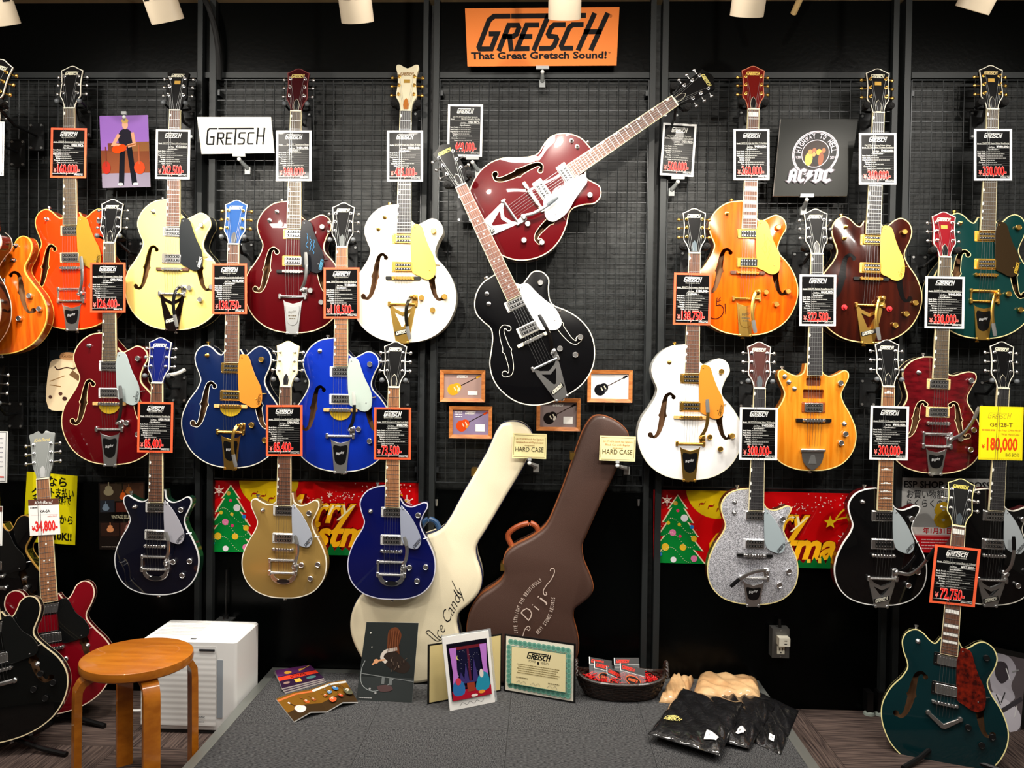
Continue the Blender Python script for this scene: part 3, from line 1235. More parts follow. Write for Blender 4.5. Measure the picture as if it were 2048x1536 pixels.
    if gd is not None:
        gp = smooth(GUARD['H' if ty in ('H1', 'H2') else ('S' if ty == 'S' else 'J')], 3)
        if g.get('lefty'):
            gp = [(-x, y) for x, y in gp]
        gm = gd if isinstance(gd, bpy.types.Material) else M(gd, rough=.25, coat=.5)
        gz = .0165 if hollow else .0125
        pg = MB().prism(ccw(gp), gz, gz + .0025, .0008).build('pickguard', gm, root)
        for sx, sy in ((.042, .19 if hollow else .162), (.1, .03)):
            MB().lathe([(.0028, 0), (.002, .0016), (.0004, .002)], 8, (sx, sy, gz + .0024)).build('guard_screw', hw, pg)
        MB().tube([(.12, .05, gz + .001), (.135, .052, gz - .012)], .002, 6).build('guard_bracket', hw, pg)
        if g.get('gtext'):
            d = Draw()
            if ty in ('H1', 'H2'):
                d.logo(.112, .008, .0095, g['gtext'], rot=R(78), w=.2)
            else:
                d.logo(.088, .012, .0095, g['gtext'], rot=R(52), w=.2)
            if g.get('sign'):
                rr = random.Random(3)
                for row in range(3):
                    pts = [(.055 + row * .012 + rr.uniform(-.004, .006), .15 - .008 * q - row * .012) for q in range(8)]
                    d.stroke(smooth(pts, 3, False), .0011, g['sign'])
            d.build('guard_lettering', lambda x, y, w: Vector((x, y, gz + .0025 + w)), pg, z0=.0002, rough=.4)
        elif g.get('sign'):
            d = Draw()
            rr = random.Random(5)
            for row in range(3):
                pts = [(.055 + row * .012 + rr.uniform(-.005, .007), .15 - .009 * q - row * .012) for q in range(9)]
                d.stroke(smooth(pts, 3, False), .0010, g['sign'])
            d.build('guard_signature', lambda x, y, w: Vector((x, y, gz + .0025 + w)), pg, z0=.0002)
    # --- knobs, switches, strap pin
    for kx, ky in g.get('knobs', KNOBS[ty]):
        z = zt(kx, ky) - .001
        b = MB()
        b.lathe([(.0085, 0), (.0085, .004), (.0105, .005), (.0105, .014), (.0092, .0155), (.0085, .0148), (.001, .0148)], 14, (kx, ky, z))
        b.build('knob', g.get('knobm', hw), root)
    for kx, ky in g.get('sw', SWITCH[ty]):
        z = zt(kx, ky) - .001
        MB().lathe([(.0085, 0), (.0085, .003), (.005, .004), (.003, .012), (.0045, .018), (.001, .02)], 12, (kx, ky, z)).build('switch', hw, root)
    for kx, ky in g.get('mutes', []):
        z = zt(kx, ky)
        MB().lathe([(.011, 0), (.011, .003), (.006, .0035), (.006, .014), (.001, .015)], 12, (kx, ky, z)).build('mute_knob', M((214, 30, 40), rough=.6), root)
    if PIN[ty]:
        kx, ky = PIN[ty]
        b = MB()
        b.tube([(kx, ky - .002, -depth * .4), (kx, ky + .006, -depth * .4), (kx, ky + .008, -depth * .4), (kx, ky + .014, -depth * .4)], [.005, .004, .0075, .0075], 10)
        b.build('strap_pin', hw, root)
    yend = min(p[1] for p in o)
    MB().tube([(0, yend + .002, -depth * .45), (0, yend - .006, -depth * .45), (0, yend - .008, -depth * .45), (0, yend - .012, -depth * .45)], [.005, .004, .0075, .0075], 10).build('strap_pin', hw, root)
    tailpiece(g, root, hw, trem, yr, yend, zt)
    if g.get('scrawl'):
        d = Draw()
        q = lambda *pp: [((x - 955) / 2482, (793 - y) / 2482) for x, y in pp]
        d.stroke(q((677, 1040), (674, 1112)), .0028, (60, 10, 4))
        d.stroke(q((708, 1036), (680, 1075), (712, 1062)), .0028, (60, 10, 4))
        d.stroke(smooth(q((674, 1112), (712, 1108), (742, 1140), (735, 1195), (690, 1236), (630, 1232), (592, 1190), (588, 1150)), 4, False), .0032, (60, 10, 4))
        d.stroke(q((754, 1096), (764, 1188)), .0032, (60, 10, 4))
        d.build('marker_signature', lambda x, y, w: Vector((x, y, zt(x, y) + .0006 + w)), root)
    return root


def tailpiece(g, root, hw, kind, yr, yend, zt):
    if kind == 'stop':
        b = MB().prism(rrect(0, -.045, .09, .014, .006), .012, .022, .004)
        for sx in (-1, 1):
            b.lathe([(.009, .004), (.009, .02), (.006, .023)], 12, (sx * .044, -.045, 0))
        b.build('tailpiece', hw, root)
        return
    if kind == 'vstop':
        b = MB()
        b.prism(ccw([(-.052, -.034), (0, -.068), (.052, -.034), (.052, -.048), (.006, -.084), (-.006, -.084), (-.052, -.048)]), .012, .022, .002)
        for sx in (-1, 1):
            b.lathe([(.009, .002), (.009, .02), (.006, .024)], 12, (sx * .05, -.041, 0))
        b.build('tailpiece', hw, root)
        return
    if kind == 'G':
        t = MB().prism(smooth([(-.034, -.118), (.034, -.118), (.038, -.14), (.026, -.168), (0, -.186), (-.026, -.168), (-.038, -.14)], 3), .004, .011, .002).build('tailpiece', hw, root)
        MB().prism([(-.008, -.135), (.008, -.135), (.014, -.165), (-.014, -.165)], .011, .013).build('center_ridge', STEEL, t)
        b = MB().prism(rrect(0, -.114, .094, .011, .005), .010, .022, .003)
        b.box(-.044, .04, -.124, -.118, .006, .014)
        b.build('string_bar', hw, root)
        return
    # vibrato types
    yt = g.get('ytop', yr - .022)
    zr, ze = .013, .007
    if kind == 'B6U' or kind == 'B3':
        outer = [(-.040, yt + .012), (-.037, yt), (-.034, yt - .02), (-.0235, yend - .004), (.0235, yend - .004), (.034, yt - .02), (.037, yt), (.040, yt + .012), (.030, yt + .002), (0, yt - .006), (-.030, yt + .002)]
        fr = MB().prism(ccw(outer), ze, ze + .005, .001).build('tailpiece', g.get('tailm', hw), root)
        L = yt - yend
        ins = smooth([(-.026, yt - .014), (0, yt - .018), (.026, yt - .014), (.024, yt - L * .45), (.018, yt - L * .68), (0, yt - L * .76), (-.018, yt - L * .68), (-.024, yt - L * .45)], 3)
        if g.get('insert', True):
            pn = MB().prism(ccw(ins), ze + .005, ze + .0056).build('black_insert', M((12, 12, 13), rough=.15), fr, smooth=0)
            d = Draw().text('Bigsby', 0, yt - L * .4, .009, (200, 200, 200), 'c', shear=.3, width=.034, rot=R(14))
            d.build('insert_script', lambda x, y, w: Vector((x, y, ze + .0056 + w)), pn, z0=.0002)
        else:
            pn = MB().prism(ccw(ins), ze + .005, ze + .0075, .001).build('raised_panel', g.get('tailm', hw), fr)
            d = Draw().text('Bigsby', 0, yt - L * .34, .009, (70, 62, 50), 'c', shear=.3, width=.032, rot=R(14))
            d.words(-.016, .016, yt - L * .46, .004, (90, 80, 60)).words(-.012, .012, yt - L * .55, .004, (90, 80, 60))
            d.build('raised_script', lambda x, y, w: Vector((x, y, ze + .0076 + w)), pn, z0=.0002)
    elif kind == 'B6V':
        outer = [(-.05, yt + .02), (-.047, yt), (-.0235, yend - .004), (.0235, yend - .004), (.047, yt), (.05, yt + .02), (.042, yt + .02), (.03, yt + .006), (0, yt - .008), (-.03, yt + .006), (-.042, yt + .02)]
        outer = ccw(outer)
        L = yt - yend
        hole = ccw([(-.030, yt - .008), (0, yt - .022), (.030, yt - .008), (.004, yt - L * .52), (-.004, yt - L * .52)])
        vo, fo = fill(outer, [hole])
        b = MB()
        nv = len(vo)
        b.add([(x, y, ze + .005) for x, y in vo], fo)
        for lp in (outer, hole):
            m = len(lp)
            b.add([(x, y, ze + .005) for x, y in lp] + [(x, y, ze - .002) for x, y in lp], [(i, m + i, m + (i + 1) % m, (i + 1) % m) for i in range(m)])
        fr = b.build('tailpiece', g.get('tailm', hw), root, smooth=0)
        yb_ = yt - L * .68
        MB(Matrix.Translation((0, yb_, ze + .005)) @ Matrix.Rotation(R(16), 4, 'Z')).prism(rrect(0, 0, .056, .017, .002), 0, .002).build('name_bar', M((40, 40, 40), rough=.3, metal=.6), fr, smooth=0)
        d = Draw().logo(-.024, -.005, .0105, (225, 222, 205), w=.18)
        TT = Matrix.Translation((0, yb_, ze + .0072)) @ Matrix.Rotation(R(16), 4, 'Z')
        d.build('bar_lettering', lambda x, y, w: TT @ Vector((x, y, w)), fr, z0=.0002)
    elif kind == 'B50':
        outer = [(-.05, yr + .008)] + [(.05 * math.cos(R(a)), yr - .012 + .034 * math.sin(R(a))) for a in range(180, 361, 15)] + [(.05, yr + .008)] + \
                [(.036 * math.cos(R(a)), yr - .006 + .024 * math.sin(R(a))) for a in range(360, 179, -15)]
        fr = MB().prism(ccw(outer), .004, .011, .001).build('tailpiece', hw, root)
        ins = [(.026 * math.cos(R(a)), yr - .034 + .009 * math.sin(R(a))) for a in range(0, 360, 30)]
        MB().prism(ins, .0112, .0118).build('black_insert', M((30, 30, 32), rough=.2), fr, smooth=0)
    # roller, side cheeks
    b = MB()
    b.cyl((-.052, yr, zr + .003), (.052, yr, zr + .003), .0048, n=10)
    for i in range(6):
        x = -.026 + i * .0104
        b.cyl((x, yr, zr + .007), (x, yr + .001, zr + .011), .0016, n=6)
    b.build('roller_bar', hw, root)
    for sx in (-1, 1):
        b = MB()
        b.prism(rrect(sx * .051, yr, .011, .02, .004), .003, .021, .002)
        if g.get('yten') is not None:
            ym, hh = (yr + g['yten']) / 2, abs(g['yten'] - yr)
            b.prism(rrect(sx * .051, ym, .008, hh, .003), .004, .017, .001)
            b.prism(rrect(sx * .051, g['yten'], .011, .016, .004), .003, .02, .002)
        b.build('side_plate', hw, root)
    if g.get('yten') is not None:
        MB().cyl((-.05, g['yten'], .014), (.05, g['yten'], .014), .0055, n=10).build('tension_bar', hw, root)
    # hinge screws at the end of the body
    if kind in ('B6U', 'B6V', 'B3'):
        b = MB()
        b.box(-.0235, .0235, yend - .0045, yend - .002, -.03, ze + .004)
        for sx in (-1, 1):
            b.lathe([(.006, 0), (.005, .004), (.001, .005)], 10, (sx * .021, yend - .001, ze + .004))
        b.build('hinge_plate', g.get('tailm', hw), root)
    # arm with spring and bracket
    am = g.get('arm', 'up')
    if am:
        pts = ARM[am]
        dy = yr + .1
        p0 = pts[0]
        pts = [(x, y + dy) for x, y in pts]
        zz = [.024, .034, .038, .038, .036][:len(pts)]
        path = smooth([(x, y, z) for (x, y), z in zip(pts, zz)], 5, False)
        mArm = g.get('armm', hw)
        ar = MB().tube(path, [.0068] * (len(path) - 1) + [.005], 8, flat=(0, 0, 1)).build('vibrato_arm', mArm, root)
        tip = path[int(len(path) * .74):]
        MB().tube(tip, [.0078] * (len(tip) - 1) + [.006], 8, flat=(0, 0, 1)).build('arm_grip', M(g.get('grip', (120, 120, 118)), rough=.35, metal=.3), ar)
        b = MB()
        b.prism(rrect(.046, yr + .018, .022, .04, .006), .006, .014, .002)
        b.lathe([(.0085, .010), (.0085, .028), (.005, .031)], 12, (.046, yr + .028, 0))
        b.lathe([(.005, .012), (.005, .03), (.003, .033)], 10, (pts[0][0], pts[0][1], 0))
        b.build('arm_bracket', hw, root)


def hanger(g, label, foam=True, dx=0.0):
    """wall hook holding a guitar by its headstock"""
    root = g['root']
    mw = root.matrix_world
    nutw = mw @ Vector((0, .650, -.004))
    t = thing('guitar_hanger', label, 'hanger', (nutw.x, -.05, nutw.z), 'guitar hangers')
    c = Vector((nutw.x, -.05, nutw.z))
    q = mw.to_3x3().normalized().to_4x4()
    pm = M((34, 35, 36), rough=.4, metal=.5)
    b = MB()
    b.prism([(-.028, -.06), (.028, -.06), (.028, .03), (-.028, .03)], 0, .004)
    o = MB()
    zc = -.045
    MB().box(dx - .03, dx + .03, -.006, 0, zc - .06, zc + .05).build('back_plate', pm, t, smooth=0)
    bs = MB()
    for sx in (-1, 1):
        for z in (zc - .05, zc + .04):
            bs.cyl((dx + sx * .022, -.006, z), (dx + sx * .022, -.010, z), .005, n=8)
    bs.build('plate_screws', STEEL, t)['kind'] = 'stuff'
    yk = (mw @ Vector((0, .645, -.036)))
    MB().tube([(dx, -.004, zc), (dx, (yk.y - c.y) * .6, zc), tuple(yk - c)], .006, 8).build('arm', pm, t)
    b = MB()
    pr = []
    for sx in (-1, 1):
        pts = [mw @ Vector((sx * x, y, z)) - c for x, y, z in ((0, .645, -.036), (.026, .645, -.036), (.043, .648, -.028), (.045, .652, 0), (.045, .654, .022))]
        b.tube(pts, .0045, 8)
        pr.append(pts)
    b.build('yoke', pm, t)
    for pts in pr:
        e, m = pts[-1], pts[-2]
        if foam:
            MB().tube([m * .7 + pts[-3] * .3, m, e, e + (e - m) * .35], [.010, .0125, .013, .006], 10).build('foam_sleeve', FOAM, t)
        else:
            MB().ball(e, .0095, 10, 6).build('rubber_tip', M((92, 96, 100), rough=.5), t)
    return t


# ------------------------------------------------------------------ the guitars of the photo
Y1, Y2, Y3 = -.140, -.172, -.225
GOLDC, CREAM = (226, 178, 84), (246, 232, 160)
HWG = 'gold'
GUITARS = [
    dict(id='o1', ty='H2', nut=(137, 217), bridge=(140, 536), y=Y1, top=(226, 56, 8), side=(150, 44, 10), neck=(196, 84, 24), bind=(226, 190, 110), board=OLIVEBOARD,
         fh='bound', guard=(160, 126, 40), gtext=(60, 48, 20), tail='B3', yr=-.129, yten=-.0825, ytop=-.15, arm='up', truss=None, base=None, ring=(206, 190, 150),
         label='bright orange double-cutaway hollow guitar with gold pickguard'),
    dict(id='c2', ty='H1', nut=(349, 221), bridge=(343.6, 538), y=Y1, top=(236, 214, 120), side=(10, 11, 11), neck=(16, 15, 15), bind=(244, 232, 170), board=ROSEWOOD, hbind=False,
         fh='open', guard=(24, 28, 31), gtext=(220, 220, 215), tail='B6V', yr=-.098, arm='down', armm=M((40, 40, 42), rough=.2, metal=.8), tailm=M((120, 100, 100), rough=.12, metal=1), truss=None, plate=True,
         label='pale cream hollow guitar with charcoal pickguard and black sides'),
    dict(id='r3', ty='H1', nut=(591.3, 222.8), bridge=(585.4, 543), y=Y1, top=(70, 2, 7), side=(60, 6, 8), bind=(230, 210, 170), board=OLIVEBOARD, head=(52, 6, 12), hbcol=(120, 60, 60),
         fh='bound', guard=(9, 11, 19), gtext=(70, 130, 160), sign=(60, 140, 190), tail='B6U', insert=False, yr=-.098, arm='up', base=BLACK, ring=(214, 170, 80), tailm=STEEL, truss='black',
         sw=[(-.072, .235), (-.1, .2)], logo=(214, 196, 120), label='dark red hollow guitar with black pickguard signed in blue'),
    dict(id='w4', ty='H1', nut=(811, 221.6), bridge=(805.7, 556), y=Y1, top=(250, 243, 222), side=(247, 240, 218), neck=(246, 236, 205), bind=(252, 246, 228), board=EBONY, head=(250, 240, 205), headtype='V', hbind=False,
         fh='open', guard=(232, 196, 84), tail='B6V', yr=-.098, arm='down', armm=M((44, 40, 30), rough=.2, metal=.8), hw=HWG, base=BLACK, truss=(196, 116, 40), logo=(150, 110, 60), plate=True,
         sw=[(-.075, .23), (-.098, .185)], label='white hollow guitar with all gold hardware and winged white headstock'),
    dict(id='r5', ty='H1', nut=(1348.6, 201.3), bridge=(1066.6, 393.3), y=-.235, top=(78, 2, 8), side=(70, 5, 10), bind=(236, 216, 180), board=ROSEWOOD, hbind=False,
         fh='bound', guard=(240, 240, 240), tail='B6V', yr=-.1, arm='up', grip=(70, 76, 80), base=IVORY, ring=(232, 230, 222), logo=(226, 212, 130),
         sw=[(-.095, .235), (-.065, .24)], label='crimson hollow guitar with white pickguard hung at a steep slant above the black one'),
    dict(id='b6', ty='H1', nut=(922, 371.8), bridge=(1067.5, 678.3), y=-.300, top=(6, 6, 8), side=(6, 6, 8), bind=(240, 234, 214), board=MN('warm_rosewood', (88, 50, 36), (122, 76, 56), (160, 9, 60), rough=0.5), hbind=False,
         fh='outline', guard=(240, 240, 240), tail='B6V', yr=-.1, arm='up', grip=(40, 40, 42), armm=M((60, 54, 50), rough=.2, metal=.9), base=IVORY, ring=(232, 230, 222), inlay='dot', logo=(226, 216, 100),
         sw=[(-.085, .227), (-.095, .19)], label='black hollow guitar with white pickguard tilted across the crimson guitar'),
    dict(id='o7', ty='H1', nut=(1507.4, 219), bridge=(1495.8, 545.2), y=Y1, top=MN('orange_stain', (206, 74, 2), (226, 98, 6), (60, 5, 30), rough=.2, coat=.9), side=(150, 62, 10), neck=(190, 92, 26), bind=(240, 220, 150), board=ROSEWOOD, head=(96, 14, 10), hbcol=(200, 120, 90),
         fh='open', guard=(216, 178, 66), sign=(150, 120, 50), tail='B6U', insert=False, yr=-.1, arm='down', hw=HWG, pu=[('dyna', .15), ('dyna', .039)], inlay='block', logo=(226, 196, 100), scrawl=True,
         label='amber orange hollow guitar with yellow pickguard and marker scrawl on top'),
    dict(id='g8', ty='H2', nut=(1758, 225.7), bridge=(1743.3, 557.5), y=Y1, top=MN('walnut_gloss', (34, 8, 5), (58, 17, 8), (40, 4, 30), rough=.15, coat=1), side=(36, 12, 8), bind=(236, 214, 150), board=EBONY,
         fh='paint', guard=(220, 190, 84), gtext=(170, 140, 60), tail='B6V', yr=-.1, arm='down', hw=HWG, ring=(206, 176, 96), base=BLACK, plate=True, mutes=[(-.094, -.111), (.074, -.111)],
         sw=[(-.1, .195), (-.104, .151)], knobs=[(.118, .182), (.17, -.085), (.137, -.128), (.098, -.172)], label='glossy dark walnut double-cutaway guitar with yellow pickguard and red mute knobs'),
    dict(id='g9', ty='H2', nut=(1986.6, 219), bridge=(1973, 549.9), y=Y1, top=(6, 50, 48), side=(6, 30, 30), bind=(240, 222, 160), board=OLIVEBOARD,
         fh='bound', guard=(44, 30, 10), gtext=(214, 176, 60), tail='B3', yr=-.1, yten=-.06, arm='down', hw=HWG, base=None, ring=(228, 170, 60), plate=True, logo=(226, 200, 140),
         label='dark teal green double-cutaway guitar with gold hardware'),
    dict(id='r10', ty='H1', nut=(217.4, 486.7), bridge=(217.3, 807.7), y=Y2, top=(86, 2, 10), side=(80, 4, 10), bind=(244, 224, 170), board=OLIVEBOARD,
         fh='bound', guard=(158, 170, 170), gtext=(60, 66, 66), tail='B6U', yr=-.1, arm='up', grip=(110, 112, 112), armm=M((90, 84, 78), rough=.2, metal=.9), ring=(224, 226, 224), base=MN('maple_base', (196, 150, 90), (220, 176, 110), (60, 20, 20)), halfmoon=True, tailm=STEEL,
         label='red hollow guitar with silver pickguard and gold paper label under bridge'),
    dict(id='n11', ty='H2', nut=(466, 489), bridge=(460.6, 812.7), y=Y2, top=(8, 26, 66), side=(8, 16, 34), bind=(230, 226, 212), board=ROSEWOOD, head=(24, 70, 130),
         fh='bound', guard=(204, 128, 46), gtext=(90, 58, 20), tail='B6U', yr=-.1, arm='down', hw=HWG, halfmoon=True, base=MN('maple_base', (0, 0, 0), (0, 0, 0)), truss=(20, 22, 26),
         label='midnight blue double-cutaway guitar with orange-gold pickguard'),
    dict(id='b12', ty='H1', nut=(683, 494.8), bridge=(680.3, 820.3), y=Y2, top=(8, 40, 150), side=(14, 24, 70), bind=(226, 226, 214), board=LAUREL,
         fh='open', guard=(176, 190, 182), tail='B6U', yr=-.1, arm='up', grip=(200, 205, 198), armm=M((50, 52, 54), rough=.25, metal=.8), halfmoon=True, base=MN('maple_base', (0, 0, 0), (0, 0, 0)), ring=(224, 226, 224), tailm=STEEL, truss=(88, 92, 92),
         label='bright blue hollow guitar with pale silver pickguard'),
    dict(id='w13', ty='H1', nut=(1389.6, 507), bridge=(1382.4, 835.2), y=Y2, top=(246, 246, 246), side=(222, 224, 222), neck=(220, 220, 214), bind=(238, 234, 214), board=ROSEWOOD,
         fh='open', guard=(204, 130, 44), gtext=(100, 70, 24), tail='B6U', yr=-.1, arm='up', hw=HWG, base=MN('maple_base', (0, 0, 0), (0, 0, 0)), truss=(70, 84, 92), sw=[(-.085, .21)],
         label='snow white hollow guitar with orange-gold pickguard'),
    dict(id='y14', ty='J2', nut=(1634.8, 509), bridge=(1628.4, 840.8), y=Y2, top=MN('natural_amber', (208, 116, 16), (226, 144, 38), (70, 4, 30), rough=.25, coat=.8), side=(190, 110, 30), neck=(190, 120, 50), bind=(240, 214, 140), board=EBONY,
         pu=[('cav', .145, .055, .03), ('cav', .099, .078, .034), ('filter', .0485)], guard=None, tail='G', base=BLACK, arm=None, ring=(150, 70, 20), knobs=[(.098, .142), (.12, -.05), (.104, -.084)],
         sw=[(.118, -.012), (-.108, .164), (-.093, .143), (-.072, .118)], label='natural amber solid guitar with two empty pickup cavities', hbcol=(226, 222, 200)),
    dict(id='r15', ty='BK', nut=(1891.6, 514.9), bridge=(1877.5, 847), y=Y2, top=MN('cherry_flame', (70, 6, 12), (104, 14, 22), (20, 60, 20), rough=.15, coat=1), side=(30, 6, 8), bind=(244, 226, 176), board=OLIVEBOARD, head=(120, 10, 22),
         fh='bound', guard=None, tail='B3', yr=-.087, yten=-.04, ytop=-.105, arm='side', grip=(120, 116, 110), base=None, ring=(226, 196, 130), plate=True, backbind=True,
         label='dark cherry single-cutaway guitar without pickguard and with cream binding'),
    dict(id='k16', ty='J1', nut=(2007.7, 777.7), bridge=(1989, 1112), y=Y3, top=(6, 6, 7), side=(64, 8, 10), bind=(240, 236, 222), board=EBONY,
         guard=(170, 178, 182), gtext=(40, 42, 44), tail='B6V', yr=-.092, arm='up', grip=(10, 10, 10), base=None, tailm=STEEL, label='black solid guitar with silver pickguard and V-shaped tailpiece'),
    dict(id='k17', ty='J2', nut=(313, 767), bridge=(308.9, 1092.7), y=Y3, top=(7, 9, 24), side=(12, 40, 26), neck=(14, 14, 34), bind=(224, 226, 228), board=ROSEWOOD, head=(10, 22, 92),
         guard=(158, 158, 168), gtext=(60, 60, 66), tail='B50', yr=-.091, yten=-.0425, arm='short', base=None, ring=(196, 196, 194), truss=None,
         label='blue-black double-cutaway solid guitar with blue headstock'),
    dict(id='g18', ty='J2', nut=(570.3, 774), bridge=(565.4, 1099.3), y=Y3, top=M((168, 136, 74), rough=.28, metal=.35, coat=.8), side=M((150, 116, 56), rough=.28, metal=.35, coat=.8), neck=(186, 150, 84), bind=(240, 234, 216), board=ROSEWOOD, head=(244, 230, 176), hbind=False,
         guard=(160, 166, 178), gtext=(40, 42, 46), tail='B50', yr=-.091, yten=-.0425, arm='short', base=None, ring=(196, 196, 194), truss='black', logo=None,
         label='metallic gold double-cutaway solid guitar'),
    dict(id='n19', ty='J1', nut=(787.4, 775.8), bridge=(782.5, 1103), y=Y3, top=(6, 12, 72), side=(8, 10, 40), bind=(206, 206, 226), board=LAUREL,
         guard=(146, 152, 170), gtext=(30, 30, 40), tail='B50', yr=-.091, yten=-.0425, arm='short', base=None, ring=(196, 196, 194), sw=[(-.085, .15)], knobs=[(.1, .14), (.07, -.06), (.132, -.058), (.1, -.112)],
         label='deep blue single-cutaway solid guitar in front of the white case'),
    dict(id='s20', ty='J1', nut=(1520, 778), bridge=(1510.2, 1111.4), y=Y3, top=SPARKLE, side=(70, 30, 16), neck=(70, 26, 16), bind=(240, 224, 160), board=EBONY, head=(72, 40, 36),
         guard=(160, 174, 180), gtext=(30, 30, 34), tail='B6U', yr=-.086, arm='left', grip=(20, 20, 22), base=BLACK, ring=(190, 190, 196), sw=[(-.078, .197), (-.079, .157)], truss=(70, 76, 82),
         label='silver sparkle single-cutaway solid guitar'),
    dict(id='k21', ty='J1', nut=(1778, 774.6), bridge=(1767.7, 1112), y=Y3, top=(6, 6, 7), side=(66, 8, 10), neck=(70, 14, 10), bind=(246, 246, 244), board=LAUREL, pu=[('dyna', .146), ('dyna', .042)],
         guard=(160, 170, 174), gtext=(30, 32, 34), tail='B6V', yr=-.086, arm='right', grip=(16, 16, 16), inlay='hump', base=None, tailm=STEEL, label='black solid guitar with thick white binding and humped block inlays'),
    # guitars reaching in from the left edge and standing on the floor
    dict(id='l0', ty='H1', nut=(-30, 214), bridge=(-112, 572), y=-.325, top=(7, 9, 9), side=(7, 9, 9), bind=(240, 234, 214), board=EBONY, fh=None, guard=None, hw=HWG, tail='stop', base=None,
         knobs=[(.158, -.095), (.112, .178)], label='black guitar with white binding overlapping the amber guitar with black pointer knobs'),
    dict(id='l1', ty='S', nut=(-24, 268), bridge=(-14, 588), y=-.21, top=MN('amber_stain', (206, 78, 6), (236, 116, 22), (60, 5, 30), rough=.2, coat=.9), side=(150, 60, 10), bind=(240, 196, 90), board=ROSEWOOD, fh='open', guard=None, tail='stop', base=None,
         knobs=[(.142, -.01), (.178, -.062), (.1, -.098)], sw=[(.082, .132), (.088, .19)], label='amber orange thinline guitar with three knobs beside the bright orange guitar'),
    dict(id='l4', ty='S', nut=(-24, 822), bridge=(-14, 1153), y=-.2, top=(8, 8, 9), side=(8, 8, 9), bind=(214, 164, 84), board=ROSEWOOD, fh='open', guard=(12, 13, 14), tail='stop', base=None, headtype='S', logo=None, hbind=False, inlay='dot', pu=[('humb', .145), ('humb', .04)],
         ring=(10, 10, 10), label='black thinline guitar with amber binding behind the red floor guitar'),
    dict(id='l2', ty='S', nut=(85, 958.4), bridge=(102.8, 1297.6), y=-.33, yn=-.25, yaw=20, top=(112, 5, 18), side=(80, 6, 14), bind=(240, 214, 190), board=LAUREL, head=(122, 126, 124), headtype='S', hbind=False, logo=(206, 186, 110), headtext='KidsBand', fh='open', guard=(10, 11, 12),
         tail='stop', base=None, inlay='dot', pu=[('humb', .145), ('humb', .04)], ring=(10, 10, 10), knobm=BLACK, truss=(150, 152, 152), label='cherry red thinline guitar with grey headstock standing on the floor', group='guitars standing on the floor'),
    dict(id='l3', ty='S', nut=(-52, 985), bridge=(-4, 1342), y=-.56, yn=-.47, yaw=20, top=(7, 8, 8), side=(8, 8, 9), bind=(236, 220, 180), board=LAUREL, headtype='S', hbind=False, logo=None, fh='open', guard=(12, 14, 14),
         tail='stop', base=None, inlay='dot', pu=[('humb', .145), ('humb', .04)], ring=(10, 10, 10), knobm=BLACK, label='black thinline guitar with black knobs standing on the floor by the stool', group='guitars standing on the floor'),
    dict(id='r23', ty='H2', nut=(1917.7, 1053.6), bridge=(1890.4, 1408.3), y=-.40, yn=-.31, yaw=-22, top=(5, 36, 40), side=(10, 10, 12), bind=(236, 226, 160), board=ROSEWOOD, fh='open', guard=TORTOISE, tail='vstop', base=None, inlay='block', depth=.045,
         pu=[('humb', .148), ('humb', .048)], ring=(10, 10, 10), knobm=BLACK, logo=(226, 206, 100), hbcol=(226, 214, 150), truss=(40, 52, 60), knobs=[(.116, .184), (.075, -.06), (.15, -.075), (.12, -.11)],
         sw=[(-.1, .195)], label='dark teal double-cutaway guitar with tortoiseshell pickguard standing on the floor', group='guitars standing on the floor'),
]
GD = {}
for g in GUITARS:
    guitar(g)
    GD[g['id']] = g
    if g['id'] not in ('l2', 'l3', 'r23'):
        hanger(g, 'black metal wall hanger holding the ' + g['label'].split(' with ')[0].split(' overlapping')[0].split(' beside')[0].split(' behind')[0].split(' hung')[0].split(' in front')[0].replace(' without pickguard and', '') + {'k16': ' wearing the yellow card', 'k21': ' with thick white binding', 'l4': ' with amber binding'}.get(g['id'], ''),
               foam=g['id'] in ('w4', 'r5', 'b6', 'o7', 'g8', 'g9', 'w13', 'y14', 'r15', 'l0', 'l1'), dx={'r10': .035, 'r15': -.035, 'y14': -.02}.get(g['id'], 0))

